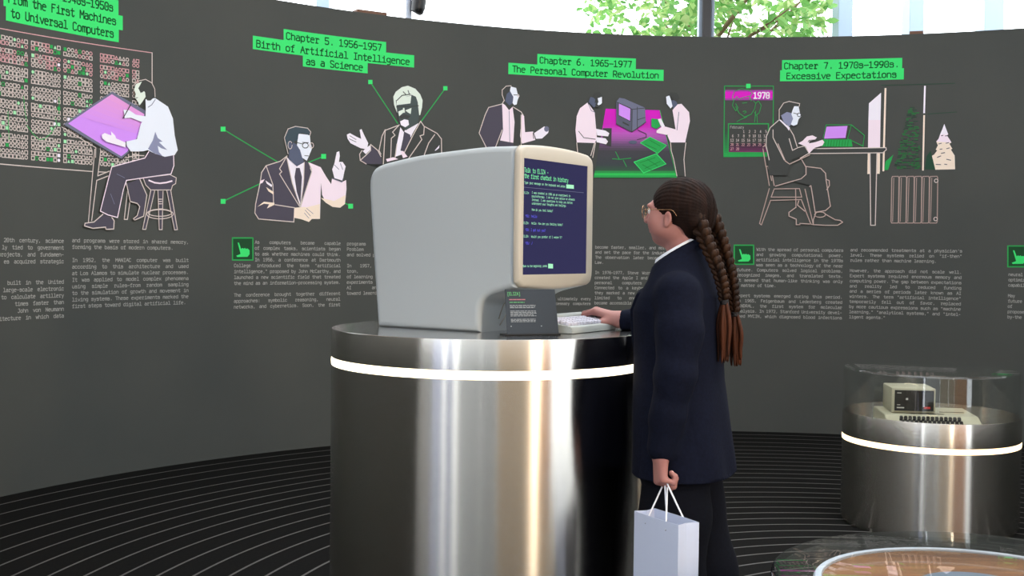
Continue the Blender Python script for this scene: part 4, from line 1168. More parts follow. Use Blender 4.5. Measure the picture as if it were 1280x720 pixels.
# ================================================================== SCHOOLGIRL
class Field:
    """signed distance field on a grid; shapes are blended in locally, then meshed by surface nets"""
    def __init__(self, lo, hi, h):
        self.h = h; self.lo = np.array(lo, float)
        self.n = np.ceil((np.array(hi) - self.lo) / h).astype(int) + 1
        self.D = np.full(self.n, 1.0, dtype=np.float32)
    def _box(self, lo, hi, pad):
        i0 = np.maximum(np.floor((np.array(lo) - pad - self.lo) / self.h).astype(int), 0)
        i1 = np.minimum(np.ceil((np.array(hi) + pad - self.lo) / self.h).astype(int) + 1, self.n)
        sl = tuple(slice(a, b) for a, b in zip(i0, i1))
        ax = [(self.lo[k] + self.h * np.arange(i0[k], i1[k])).astype(np.float32) for k in range(3)]
        return sl, ax[0][:, None, None], ax[1][None, :, None], ax[2][None, None, :]
    def _mix(self, sl, d, k, op='add'):
        A = self.D[sl]
        if op == 'add':
            if k > 0:
                hh = np.maximum(k - np.abs(A - d), 0) / k; self.D[sl] = np.minimum(A, d) - hh * hh * k * 0.25
            else: self.D[sl] = np.minimum(A, d)
        else:
            if k > 0:
                hh = np.maximum(k - np.abs(A + d), 0) / k; self.D[sl] = np.maximum(A, -d) + hh * hh * k * 0.25
            else: self.D[sl] = np.maximum(A, -d)
    def cone(self, a, b, ra, rb, k=0.01, op='add'):
        a, b = np.array(a, float), np.array(b, float); r = max(ra, rb)
        sl, X, Y, Z = self._box(np.minimum(a, b) - r, np.maximum(a, b) + r, k + 3 * self.h)
        ba = b - a; L2 = max(ba @ ba, 1e-12)
        px, py, pz = X - a[0], Y - a[1], Z - a[2]
        t = np.clip((px * ba[0] + py * ba[1] + pz * ba[2]) / L2, 0, 1)
        d = np.sqrt((px - t * ba[0]) ** 2 + (py - t * ba[1]) ** 2 + (pz - t * ba[2]) ** 2) - (ra + (rb - ra) * t)
        self._mix(sl, d, k, op)
    def chain(self, pts, rs, k=0.01):
        for i in range(len(pts) - 1): self.cone(pts[i], pts[i + 1], rs[i], rs[i + 1], k)
    def ellipsoid(self, c, r, k=0.01, op='add', rot=None):
        c = np.array(c, float); r = np.array(r, float)
        if rot is not None: r = r * HS
        m = r.max()
        sl, X, Y, Z = self._box(c - m, c + m, k + 3 * self.h)
        p = [X - c[0], Y - c[1], Z - c[2]]
        if rot is not None:
            p = [rot[0][i] * p[0] + rot[1][i] * p[1] + rot[2][i] * p[2] for i in range(3)]
        q = np.sqrt((p[0] / r[0]) ** 2 + (p[1] / r[1]) ** 2 + (p[2] / r[2]) ** 2)
        q2 = np.sqrt((p[0] / r[0] ** 2) ** 2 + (p[1] / r[1] ** 2) ** 2 + (p[2] / r[2] ** 2) ** 2)
        self._mix(sl, q * (q - 1.0) / np.maximum(q2, 1e-6), k, op)
    def loft(self, rows, k=0.02, pw=2.3, off=0.0, func=None, op='add'):
        """rows (z, cx, cy, a, b): superelliptic sections along z"""
        rows = sorted(rows); z = [r[0] for r in rows]
        am = max(r[3] for r in rows) + 0.03; bmx = max(abs(r[2]) + r[4] for r in rows) + 0.03
        sl, X, Y, Z = self._box((-am, -bmx, z[0]), (am, bmx, z[-1]), k + 4 * self.h)
        zz = Z.ravel(); it = [np.interp(zz, z, [r[i] for r in rows]).astype(np.float32)[None, None, :] for i in (1, 2, 3, 4)]
        xx, yy = np.abs(X - it[0]) / it[2], np.abs(Y - it[1]) / it[3]
        q = (xx ** pw + yy ** pw) ** (1.0 / pw)
        d = (q - 1.0) * np.minimum(it[2], it[3]) - off
        d = np.maximum(d, np.maximum(z[0] - Z, Z - z[-1]))
        if func is not None: d = np.maximum(d, func(X, Y, Z))
        self._mix(sl, d.astype(np.float32), k, op)
    def cut(self, lo, hi, func, k=0.0):
        sl, X, Y, Z = self._box(lo, hi, 0)
        self._mix(sl, func(X, Y, Z).astype(np.float32) + 0 * self.D[sl], k, 'sub')
    def mesh(self):
        D = self.D; h = self.h
        S = D < 0
        cnt = np.zeros(tuple(s - 1 for s in D.shape), dtype=np.uint8)
        for i in (0, 1):
            for j in (0, 1):
                for k in (0, 1):
                    cnt += S[i:D.shape[0] - 1 + i, j:D.shape[1] - 1 + j, k:D.shape[2] - 1 + k]
        act = (cnt > 0) & (cnt < 8)
        idx = np.argwhere(act)
        ids = np.full(act.shape, -1, dtype=np.int32); ids[act] = np.arange(len(idx))
        acc = np.zeros((len(idx), 3)); w = np.zeros(len(idx))
        cor = [(i, j, k) for i in (0, 1) for j in (0, 1) for k in (0, 1)]
        val = {c: D[idx[:, 0] + c[0], idx[:, 1] + c[1], idx[:, 2] + c[2]].astype(float) for c in cor}
        for c in cor:
            for ax in range(3):
                if c[ax]: continue
                e = list(c); e[ax] = 1; e = tuple(e)
                a, b = val[c], val[e]; m = (a < 0) != (b < 0)
                t = np.where(m, a / np.where(m, a - b, 1), 0)
                p = np.tile(np.array(c, float), (len(idx), 1)); p[:, ax] += t
                acc += np.where(m[:, None], p, 0); w += m
        V = self.lo + (idx + acc / w[:, None]) * h
        F = []
        for ax in range(3):
            u, v = (ax + 1) % 3, (ax + 2) % 3
            s0 = [slice(None)] * 3; s1 = [slice(None)] * 3
            s0[ax] = slice(0, -1); s1[ax] = slice(1, None)
            A, B = S[tuple(s0)], S[tuple(s1)]
            e = np.argwhere(A != B)
            ok = (e[:, u] > 0) & (e[:, v] > 0) & (e[:, u] < D.shape[u] - 1) & (e[:, v] < D.shape[v] - 1)
            e = e[ok]
            fl_ = A[tuple(e.T)]
            def cell(du, dv):
                q = e.copy(); q[:, u] += du; q[:, v] += dv
                return ids[q[:, 0], q[:, 1], q[:, 2]]
            q = np.stack([cell(-1, -1), cell(0, -1), cell(0, 0), cell(-1, 0)], 1)
            q[~fl_] = q[~fl_][:, ::-1]
            F.append(q)
        return V, np.concatenate(F)
def np_mesh(name, V, F, mats, parent, midx=None, smooth=True):
    me = bpy.data.meshes.new(name)
    me.vertices.add(len(V)); me.vertices.foreach_set('co', np.ascontiguousarray(V, dtype=np.float32).ravel())
    me.loops.add(F.size); me.loops.foreach_set('vertex_index', np.ascontiguousarray(F, dtype=np.int32).ravel())
    me.polygons.add(len(F)); me.polygons.foreach_set('loop_start', np.arange(0, F.size, 4, dtype=np.int32))
    for m in (mats if isinstance(mats, (list, tuple)) else [mats]): me.materials.append(m)
    if midx is not None: me.polygons.foreach_set('material_index', np.asarray(midx, dtype=np.int32))
    me.update(calc_edges=True); me.validate()
    if smooth: me.polygons.foreach_set('use_smooth', np.ones(len(me.polygons), dtype=bool))
    o = bpy.data.objects.new(name, me); col.objects.link(o); o.parent = parent
    return o

GP = Vector((0.484, 3.30, 0)); GYAW = R_(69)
girl = thing('person', 'schoolgirl in navy blazer and trousers, two braids, glasses, typing and holding a bag', 'person', None, GP, GYAW)
HC = np.array((0.0, 0.024, 1.4625)); HYAW = R_(-9); HS = np.array((0.87, 0.87, 0.82))
ch_, sh_ = math.cos(HYAW), math.sin(HYAW)
def hp(x, y, z):
    x, y, z = x * HS[0], y * HS[1], z * HS[2]
    return (HC[0] + ch_ * x - sh_ * y, HC[1] + sh_ * x + ch_ * y, HC[2] + z)
HR = np.array(((ch_, -sh_, 0), (sh_, ch_, 0), (0, 0, 1)))

m_skin = mat('skin', 'ad7a70', rough=0.5, spec=0.3)
noise_color(m_skin, '9c6a63', 'aa7970', scale=14)
_, _, _b = nodes_of(m_skin); _b.inputs['Subsurface Weight'].default_value = 0.12; _b.inputs['Subsurface Radius'].default_value = (0.01, 0.004, 0.002); _b.inputs['Subsurface Scale'].default_value = 0.5
m_lip = mat('lips', 'b0655f', rough=0.45)
m_nail = mat('nails', 'dcae9f', rough=0.3)

B = Field((-0.30, -0.17, -0.01), (0.42, 0.46, 1.57), 0.0032)
# --- torso, hips and legs (under the clothes)
B.loft([(0.76, 0, 0, 0.145, 0.10), (0.90, 0, 0, 0.150, 0.10), (1.02, 0, 0.005, 0.120, 0.085), (1.15, 0, 0.005, 0.135, 0.09), (1.22, 0, 0.005, 0.135, 0.08), (1.28, 0, 0.008, 0.10, 0.055), (1.32, 0, 0.012, 0.06, 0.05)], 0.03)
for sx, foot in ((-1, 0.02), (1, -0.12)):
    B.chain([(0.075 * sx, 0, 0.80), (0.085 * sx, 0.01 if sx < 0 else -0.03, 0.45), (0.088 * sx, foot, 0.07)], [0.075, 0.05, 0.033], 0.03)
    B.chain([(0.088 * sx, foot - 0.02, 0.05), (0.095 * sx, foot + 0.12, 0.03)], [0.033, 0.026], 0.02)
# --- neck and head
B.cone(hp(0, -0.026, -0.06), (0, 0.010, 1.30), 0.043, 0.050, 0.025)
B.ellipsoid(hp(0, -0.016, 0.024), (0.073, 0.091, 0.083), 0.02, rot=HR)
B.ellipsoid(hp(0, 0.030, -0.022), (0.060, 0.063, 0.082), 0.03, rot=HR)
B.ellipsoid(hp(0, 0.055, -0.090), (0.026, 0.025, 0.019), 0.032, rot=HR)
for sx in (-1, 1):
    B.ellipsoid(hp(0.036 * sx, 0.055, -0.036), (0.026, 0.026, 0.030), 0.03, rot=HR)
    B.ellipsoid(hp(0.047 * sx, 0.018, -0.058), (0.016, 0.034, 0.022), 0.035, rot=HR)
    B.ellipsoid(hp(0.028 * sx, 0.080, 0.022), (0.026, 0.012, 0.008), 0.016, rot=HR)
    B.ellipsoid(hp(0.031 * sx, 0.096, 0.003), (0.017, 0.014, 0.010), 0.012, 'sub', rot=HR)
B.cone(hp(0, 0.088, 0.006), hp(0, 0.108, -0.027), 0.007, 0.0092, 0.012)
for sx in (-1, 1): B.ellipsoid(hp(0.010 * sx, 0.100, -0.031), (0.007, 0.009, 0.006), 0.007, rot=HR)
B.ellipsoid(hp(0, 0.0885, -0.0565), (0.021, 0.009, 0.0055), 0.006, rot=HR)
B.ellipsoid(hp(0, 0.0870, -0.0665), (0.018, 0.009, 0.0065), 0.006, rot=HR)
for sx in (-1, 1):
    er = HR @ np.array(((0.94, -0.34 * sx, 0), (0.34 * sx, 0.94, 0), (0, 0, 1.0)))
    B.ellipsoid(hp(0.079 * sx, 0.002, -0.024), (0.007, 0.0150, 0.0255), 0.006, rot=er)
    B.ellipsoid(hp(0.0875 * sx, 0.004, -0.021), (0.006, 0.0085, 0.0145), 0.004, 'sub', rot=er)
    B.ellipsoid(hp(0.079 * sx, 0.008, -0.044), (0.006, 0.008, 0.009), 0.005, rot=er)
# --- arms
LW, RW = np.array((-0.212, 0.011, 0.822)), np.array((0.203, 0.246, 1.145))
B.chain([(-0.150, -0.018, 1.235), (-0.208, -0.024, 1.025), LW], [0.047, 0.036, 0.026], 0.02)
B.chain([(0.150, -0.018, 1.235), (0.345, 0.045, 1.150), RW], [0.047, 0.036, 0.026], 0.02)
nails = []
def vec(*a): return np.array(a, float)
def hand(w, f, nrm, side, curls, thumb, sc=0.95):
    """w wrist, f along the metacarpals, nrm out of the back of the hand, side towards the thumb; curls per finger (degrees)"""
    f = f / np.linalg.norm(f); nrm = nrm - f * (nrm @ f); nrm /= np.linalg.norm(nrm)
    s = np.cross(f, nrm); s = s if s @ side > 0 else -s
    kn = []
    for i, (lat, dist) in enumerate(((0.027, 0.078), (0.009, 0.082), (-0.0095, 0.078), (-0.026, 0.069))):
        base = w + s * lat * 0.55 * sc + f * 0.004
        k = w + (f * dist + s * lat - nrm * (0.0035 * abs(i - 1))) * sc
        B.cone(base, k, 0.0165 * sc, 0.0112 * sc, 0.014)
        kn.append(k)
    for i, (k, L) in enumerate(zip(kn, ((0.039, 0.023, 0.019), (0.043, 0.026, 0.020), (0.040, 0.024, 0.019), (0.031, 0.019, 0.017)))):
        a = 0; p = k; r = (0.0092 if i < 3 else 0.0080) * sc
        for j in range(3):
            a += R_(curls[i][j])
            lat_spread = 0.05 * (1 - i) * (1.0 if j == 0 else 0.4)
            d = f * math.cos(a) - nrm * math.sin(a) + s * lat_spread
            d /= np.linalg.norm(d); q = p + d * L[j] * sc
            B.cone(p, q, r, r * 0.90, 0.004 if j else 0.006)
            p = q; r *= 0.90
        out = f * math.cos(a - math.pi / 2) - nrm * math.sin(a - math.pi / 2)
        nails.append((p - d * 0.002, d, out, r))
    p = w + (f * 0.014 + s * 0.020 - nrm * 0.006) * sc; r = 0.0135 * sc
    for (cf, cs_, cn), L, rr in thumb:
        d = f * cf + s * cs_ - nrm * cn; d /= np.linalg.norm(d); q = p + d * L * sc
        B.cone(p, q, r, rr * sc, 0.010); p = q; r = rr * sc
    nails.append((p - d * 0.002, d, s * 0.4 + nrm * 0.9, r))
# left hand: closed round the bag cords, palm turned back
LF, LN = vec(0.0, 0.06, -1.0), vec(-0.45, 0.89, 0.0)
hand(LW, LF, LN, vec(1, 0.3, 0), [(62, 98, 62), (66, 100, 62), (70, 100, 62), (74, 98, 60)], [((0.75, 0.55, 0.35), 0.036, 0.0115), ((0.75, -0.15, 0.75), 0.029, 0.0098), ((0.35, -0.75, 0.6), 0.022, 0.0085)])
# right hand: typing, arched over the keys
RF, RN = vec(0.10, 1.0, 0.36), vec(0.0, -0.30, 1.0)
hand(RW, RF, RN, vec(-1, 0, 0), [(38, 52, 34), (36, 54, 34), (42, 52, 34), (46, 50, 32)], [((0.70, 0.62, 0.55), 0.040, 0.0110), ((0.90, 0.10, 0.52), 0.029, 0.0095), ((0.92, -0.05, 0.42), 0.023, 0.0080)])
V, F = B.mesh()
# lips take their own colour
cen_f = V[F].mean(1)
loc = ((cen_f - HC) @ HR) / HS
lip = (np.abs(loc[:, 0]) < 0.021) & (loc[:, 1] > 0.088 - 14 * loc[:, 0] ** 2) & (((loc[:, 2] + 0.0615) / 0.0105) ** 2 + (loc[:, 0] / 0.022) ** 2 < 1)
np_mesh('body', V, F, [m_skin, m_lip], girl, lip.astype(int))
bm = bmesh.new()
for p, d, o_, r in nails:
    o_ = o_ - d * (o_ @ d); o_ /= np.linalg.norm(o_); t = np.cross(d, o_)
    c = p + o_ * r * 0.78
    rr = Matrix((t, d, o_)).transposed()
    res = bmesh.ops.create_uvsphere(bm, u_segments=8, v_segments=6, radius=1.0)
    for v in res['verts']: v.co = Vector(c) + rr @ Vector((v.co.x * r * 0.68, v.co.y * r * 0.8, v.co.z * r * 0.28))
bm_obj('fingernails', bm, m_nail, girl, smooth=True)
# eyes
m_eye = mat('eye_white', 'e6e2de', rough=0.2); m_iris = mat('iris_brown', '2c1c12', rough=0.15); m_brow = mat('eyebrow', '2a1c15', rough=0.8)
for sx in (-1, 1):
    bm = bmesh.new(); res = bmesh.ops.create_uvsphere(bm, u_segments=20, v_segments=12, radius=0.0101)
    c = hp(0.031 * sx, 0.0795, 0.003)
    for v in res['verts']: v.co = Vector(c) + Matrix(HR.tolist()) @ Vector((v.co.x, v.co.z, v.co.y))
    for fc in bm.faces:
        q = Vector(HR.T @ (np.array(fc.calc_center_median()) - np.array(c)))
        fc.material_index = 1 if q.y > 0.0087 else 0
    bm_obj('eye', bm, [m_eye, m_iris], girl, smooth=True)
    bm = bmesh.new(); add_tube(bm, [hp(0.014 * sx, 0.091, 0.020), hp(0.028 * sx, 0.090, 0.0245), hp(0.040 * sx, 0.083, 0.024), hp(0.050 * sx, 0.072, 0.019)], [0.002, 0.0032, 0.003, 0.0012], 6)
    bm_obj('eyebrow', bm, m_brow, girl, smooth=True)

# --- clothes
m_blazer = mat('navy_wool', '0c0e18', rough=0.9, spec=0.1)
noise_color(m_blazer, '090c19', '0f1322', scale=120, bump=0.08)
m_trouser = mat('navy_trousers', '0a0b12', rough=0.9, spec=0.1)
noise_color(m_trouser, '090a10', '0d0f17', scale=120, bump=0.08)
m_shirt = mat('white_cotton', 'e4e8f0', rough=0.8)
TORSO = [(0.738, 0, -0.008, 0.205, 0.137), (0.80, 0, -0.004, 0.200, 0.134), (0.90, 0, 0.006, 0.190, 0.129), (1.00, 0, 0.013, 0.172, 0.121), (1.10, 0, 0.016, 0.168, 0.118), (1.19, 0, 0.020, 0.170, 0.118), (1.23, 0, 0.014, 0.165, 0.109), (1.272, 0, 0.010, 0.146, 0.088), (1.305, 0, 0.012, 0.118, 0.078), (1.338, 0, 0.014, 0.092, 0.070), (1.365, 0, 0.017, 0.072, 0.065), (1.395, 0, 0.020, 0.062, 0.060)]
J = Field((-0.31, -0.19, 0.70), (0.42, 0.30, 1.44), 0.004)
J.loft(TORSO, 0.02)
J.chain([(-0.148, -0.016, 1.238), (-0.182, -0.028, 1.14), (-0.208, -0.024, 1.025), (-0.212, -0.006, 0.92), (-0.212, 0.008, 0.835)], [0.063, 0.060, 0.053, 0.045, 0.039], 0.022)
J.chain([(0.148, -0.016, 1.238), (0.26, 0.005, 1.185), (0.345, 0.043, 1.150), (0.27, 0.155, 1.148), (0.2045, 0.238, 1.143)], [0.063, 0.058, 0.052, 0.040, 0.031], 0.022)
J.cut((0.12, 0.2, 1.05), (0.30, 0.30, 1.25), lambda X, Y, Z: 0.240 - Y + 0 * X + 0 * Z)
# vee opening, neck hole, front edge
vee = lambda X, Y, Z: np.maximum(np.abs(X) - np.clip((Z - 1.05) * 0.22, -0.1, 0.060), 0.075 - Y + 0 * Z)
J.cut((-0.12, 0.0, 1.02), (0.12, 0.2, 1.42), vee)
J.cut((-0.1, -0.10, 1.2), (0.1, 0.14, 1.44), lambda X, Y, Z: np.maximum(np.sqrt(X ** 2 + ((Y - 0.020)) ** 2) - 0.0525 + 0 * Z, 1.20 - Z + 0 * X))
J.cut((-0.12, -0.12, 1.28), (0.12, 0.16, 1.44), lambda X, Y, Z: (1.347 - 0.62 * (Y - 0.02)) - Z + 0 * X)
lap = lambda X, Y, Z: np.maximum(np.maximum(np.abs(X) - np.clip((Z - 1.03) * 0.24 + 0.044 * np.clip((Z - 1.02) * 9, 0, 1), 0.0, 0.105), -(np.abs(X) - np.clip((Z - 1.03) * 0.24, 0.0, 0.066))), np.maximum(0.02 - Y, np.maximum(1.035 - Z, Z - 1.262 + 0.25 * np.abs(X))))
J.loft(TORSO, 0.0, off=0.007, func=lap)
# turned down blazer collar round the neck
ring = []
for a in range(-150, 151, 15):
    t = R_(a - 90); x, y = 0.066 * math.cos(t), 0.020 + 0.063 * math.sin(t)
    ring.append((x, y, 1.338 - 0.62 * (y - 0.02)))
J.chain(ring, [0.012] * len(ring), 0.010)
J.cut((-0.004, 0.04, 0.70), (0.006, 0.2, 1.03), lambda X, Y, Z: np.maximum(np.abs(X - 0.001 + 0 * Y) - 0.0025, 0.10 - Y + 0 * Z))
V, F = J.mesh()
# cloth creases: shallow folds at the elbows and down the back
fold = np.zeros(len(V))
for cx, cy, cz, sg, am, fq, ph in ((-0.2, -0.03, 1.03, 0.07, 0.0016, 95, 0.0), (-0.2, 0.0, 0.92, 0.06, 0.0012, 80, 1.0), (-0.16, -0.03, 1.16, 0.06, 0.0012, 60, 2.0), (0.3, 0.1, 1.14, 0.08, 0.002, 120, 0.5)):
    dd = (V[:, 0] - cx) ** 2 + (V[:, 1] - cy) ** 2 + (V[:, 2] - cz) ** 2
    fold += am * np.exp(-dd / (2 * sg * sg)) * np.sin(fq * (V[:, 2] - 0.55 * V[:, 1] - 0.3 * V[:, 0]) + ph)
sk = np.clip((1.0 - V[:, 2]) / 0.25, 0, 1) * (np.abs(V[:, 0]) < 0.17)
fold += sk * 0.004 * np.sin(V[:, 0] * 42 + 1.2 * np.sin(V[:, 2] * 9)) * (V[:, 2] > 0.742)
Nn = np.zeros_like(V); fn = np.cross(V[F[:, 2]] - V[F[:, 0]], V[F[:, 3]] - V[F[:, 1]])
for i in range(4): np.add.at(Nn, F[:, i], fn)
Nn /= np.maximum(np.linalg.norm(Nn, axis=1, keepdims=True), 1e-12)
V = V + Nn * fold[:, None]
np_mesh('blazer', V, F, m_blazer, girl)
# shirt: body in the vee and a stand-and-fall collar
S_ = Field((-0.16, -0.12, 1.0), (0.16, 0.14, 1.40), 0.0035)
S_.loft([(1.02, 0, 0.013, 0.10, 0.100), (1.10, 0, 0.016, 0.115, 0.100), (1.19, 0, 0.020, 0.115, 0.100), (1.23, 0, 0.014, 0.11, 0.092), (1.272, 0, 0.012, 0.095, 0.072), (1.315, 0, 0.015, 0.060, 0.054)], 0.0)
V, F = S_.mesh()
np_mesh('shirt', V, F, m_shirt, girl)
bm = bmesh.new(); rows = []
for a in range(-168, 169, 8):
    t = R_(a - 90); f_ = abs(a) / 168.0
    rx, ry = 0.0545 + 0.003 * f_, 0.0530 + 0.006 * f_
    x, y = rx * math.cos(t), 0.021 + ry * math.sin(t)
    zt = 1.364 - 0.62 * (y - 0.02); drop = 0.024 + 0.016 * f_ ** 3
    o = Vector((math.cos(t), math.sin(t), 0))
    pin, ptop, pout = Vector((x, y, zt - 0.03)), Vector((x, y, zt)), Vector((x, y, zt)) + o * 0.005
    pdn = Vector((x, y, zt - drop)) + o * 0.012
    rows.append([bm.verts.new(p) for p in (pin, ptop, pout, pdn, pdn - o * 0.003)])
for a, b in zip(rows[:-1], rows[1:]):
    for i in range(5): bm.faces.new((a[i], a[(i + 1) % 5], b[(i + 1) % 5], b[i]))
bm.faces.new(rows[0]); bm.faces.new(rows[-1][::-1])
bm_obj('shirt_collar', bm, m_shirt, girl, smooth=True, auto=45)
# trousers
T = Field((-0.24, -0.30, 0.015), (0.24, 0.22, 1.0), 0.005)
T.loft([(0.74, 0, 0.0, 0.178, 0.115), (0.86, 0, 0.0, 0.175, 0.115), (0.98, 0, 0.005, 0.150, 0.105)], 0.02)
T.chain([(-0.082, 0.0, 0.78), (-0.088, -0.003, 0.63), (-0.095, 0.006, 0.44), (-0.095, 0.018, 0.03)], [0.094, 0.094, 0.092, 0.100], 0.03)
T.chain([(0.085, 0.0, 0.78), (0.092, -0.006, 0.63), (0.096, -0.045, 0.44), (0.098, -0.135, 0.03)], [0.094, 0.092, 0.092, 0.100], 0.03)
T.cut((-0.3, -0.3, 0.0), (0.3, 0.3, 0.035), lambda X, Y, Z: Z - 0.03 + 0 * X + 0 * Y)
V, F = T.mesh()
for sx, fy in ((-1, 0.01), (1, -0.05)):          # pressed crease folds
    m_ = (V[:, 0] * sx > 0) & (V[:, 2] < 0.72)
    V[m_, 0] += 0.004 * np.sin(V[m_, 1] * 55 + V[m_, 2] * 6)
np_mesh('trousers', V, F, m_trouser, girl)
m_shoe = mat('black_leather', '0c0c0d', rough=0.35)
for sx, fy in ((-1, 0.02), (1, -0.12)):
    sfl = Field((sx * 0.09 - 0.07, fy - 0.10, -0.005), (sx * 0.09 + 0.07, fy + 0.22, 0.12), 0.004)
    sfl.chain([(0.090 * sx, fy - 0.035, 0.045), (0.094 * sx, fy + 0.06, 0.045), (0.098 * sx, fy + 0.145, 0.032)], [0.041, 0.042, 0.034], 0.02)
    sfl.cut((-0.3, -0.4, -0.01), (0.3, 0.4, 0.002), lambda X, Y, Z: Z - 0.001 + 0 * X + 0 * Y)
    V, F = sfl.mesh(); np_mesh('shoe', V, F, m_shoe, girl)

# --- hair
m_hair = mat('dark_brown_hair', '1e1512', rough=0.7, spec=0.08)
noise_color(m_hair, '120c0a', '261812', scale=9, stretch=(7, 7, 1.2), bump=0.25, detail=5)
m_braid = mat('braid_brown', '4a2d1c', rough=0.6, spec=0.15)
noise_color(m_braid, '120b08', '36200f', scale=10, stretch=(6, 6, 1), bump=0.3)
m_tail = mat('braid_tail', '6b3a20', rough=0.6, spec=0.15)
noise_color(m_tail, '28160e', '542c18', scale=12, stretch=(8, 8, 0.6), bump=0.3)
m_tie = mat('hair_tie', '0e0d10', rough=0.7)
Hf = Field((-0.13, -0.16, 1.30), (0.13, 0.12, 1.58), 0.0028)
Hf.ellipsoid(hp(0, -0.018, 0.026), (0.0835, 0.1030, 0.0935), 0.0, rot=HR)
Hf.ellipsoid(hp(0, -0.045, -0.030), (0.068, 0.068, 0.075), 0.03, rot=HR)
for sx in (-1, 1): Hf.cone(hp(0.046 * sx, -0.072, 0.010), hp(0.060 * sx, -0.085, -0.030), 0.030, 0.020, 0.025)
gz = [-0.16, -0.10, -0.062, -0.050, -0.036, -0.020, -0.006, 0.010, 0.030, 0.045, 0.058, 0.066, 0.074, 0.20]
gy = [-0.060, -0.052, -0.040, -0.030, 0.010, 0.040, 0.054, 0.062, 0.068, 0.074, 0.080, 0.090, 0.30, 0.30]
def fc(X, Y, Z):
    x = X - HC[0]; y = Y - HC[1]; z = (Z - HC[2]) / HS[2]
    lx = (ch_ * x + sh_ * y) / HS[0]; ly = (-sh_ * x + ch_ * y) / HS[1]
    g = np.interp(z.ravel(), gz, gy).astype(np.float32).reshape(z.shape)
    ear = (np.sqrt(((np.abs(lx) - 0.086) / 0.024) ** 2 + ((ly - 0.006) / 0.017) ** 2 + ((z + 0.028) / 0.027) ** 2) - 1) * 0.016
    return np.minimum((g - ly) * 0.8, ear)
Hf.cut((-0.13, -0.16, 1.30), (0.13, 0.12, 1.58), fc, 0.006)
V, F = Hf.mesh()
q = ((V - HC) @ HR) / HS
ang_ = np.arctan2(q[:, 0], q[:, 2] + 0.03)
Nn = np.zeros_like(V); fn = np.cross(V[F[:, 2]] - V[F[:, 0]], V[F[:, 3]] - V[F[:, 1]])
for i in range(4): np.add.at(Nn, F[:, i], fn)
Nn /= np.maximum(np.linalg.norm(Nn, axis=1, keepdims=True), 1e-12)
gr = 0.0005 * np.sin(60 * np.abs(ang_) + 55 * q[:, 1] + 25 * q[:, 2]) + 0.00035 * np.sin(130 * np.abs(ang_) - 70 * q[:, 1] + 1.3)
part = -0.004 * np.exp(-(q[:, 0] / 0.004) ** 2)
V = V + Nn * (gr + part)[:, None]
hair = np_mesh('hair', V, F, m_hair, girl)
def braid(path, r0, r1, tie_i, tail_end, latdir):
    P = smooth_pts(path, 10); P = [Vector(p) for p in P]
    # arc length samples
    Ls = [0]
    for a, b in zip(P[:-1], P[1:]): Ls.append(Ls[-1] + (b - a).length)
    tot = Ls[-1]
    def at(l):
        for i in range(len(Ls) - 1):
            if Ls[i + 1] >= l or i == len(Ls) - 2:
                t = (l - Ls[i]) / max(Ls[i + 1] - Ls[i], 1e-9); return P[i].lerp(P[i + 1], t), (P[i + 1] - P[i]).normalized()
    bm = bmesh.new(); l = 0.0; k = 0; lat0 = Vector(latdir).normalized()
    while l < tot:
        f = l / tot; r = (r0 + (r1 - r0) * f) * min(1.0, 0.75 + 1.6 * f)
        p, t = at(l); lat = (lat0 - t * lat0.dot(t)).normalized(); nr = t.cross(lat)
        sg = 1 if k % 2 else -1
        # four lobes per turn: two on the face, two on the reverse
        for fs in (1, -1):
            d = (t * 0.80 - lat * sg * 0.60).normalized(); e = nr; g = d.cross(e)
            M = Matrix((d, g, e)).transposed()
            res = bmesh.ops.create_uvsphere(bm, u_segments=10, v_segments=8, radius=1.0)
            c = p + lat * sg * r * 0.50 + nr * fs * r * 0.30
            for v in res['verts']:
                taper = 1.0 - 0.28 * v.co.x
                v.co = c + M @ Vector((v.co.x * r * 1.22, v.co.y * r * 0.60 * taper, v.co.z * r * 0.66 * taper))
        l += r * 0.62; k += 1
    b = bm_obj('braid', bm, m_braid, girl, smooth=True)
    pe, te = at(tot)
    bm = bmesh.new(); lat = (lat0 - te * lat0.dot(te)).normalized(); nr = te.cross(lat)
    for dz in (-0.004, 0.0, 0.004):
        add_tube(bm, [pe + te * dz + (lat * math.cos(a) + nr * math.sin(a)) * r1 * 0.78 for a in [2 * math.pi * i / 16 for i in range(16)]], 0.0032, 8, closed=True)
    o = bm_obj('hair_tie', bm, m_tie, b, smooth=True)
    bm = bmesh.new(); rb_ = random.Random(9)
    te_ = Vector(tail_end)
    for i in range(24):
        a = rb_.uniform(0, 6.28); s_ = rb_.uniform(0.2, 1.0)
        o1 = (lat * math.cos(a) + nr * math.sin(a)) * r1 * 0.6 * s_
        o2 = (lat * math.cos(a) + nr * math.sin(a)) * r0 * 1.05 * s_
        e = te_ + (lat * math.cos(a) + nr * math.sin(a)) * r0 * 0.85 * s_ + Vector((0, 0, rb_.uniform(-0.015, 0.035)))
        m1 = pe.lerp(te_, 0.4) + o2
        add_tube(bm, smooth_pts([pe + o1, m1, pe.lerp(te_, 0.75) + o2 * 0.8, e], 4), [0.0050, 0.0056, 0.006, 0.006, 0.006, 0.006, 0.0058, 0.0055, 0.005, 0.0046, 0.0042, 0.003, 0.001], 6)
    t_ = bm_obj('braid_tail', bm, m_tail, b, smooth=True); t_['label'] = 'loose reddish brown end of the braid'
    return b
braid([(-0.050, -0.024, 1.470), (-0.058, -0.046, 1.435), (-0.062, -0.072, 1.375), (-0.058, -0.100, 1.31), (-0.052, -0.114, 1.26), (-0.047, -0.119, 1.217)], 0.0195, 0.0115, 0, (-0.050, -0.120, 1.062), (0.45, 0.9, 0))
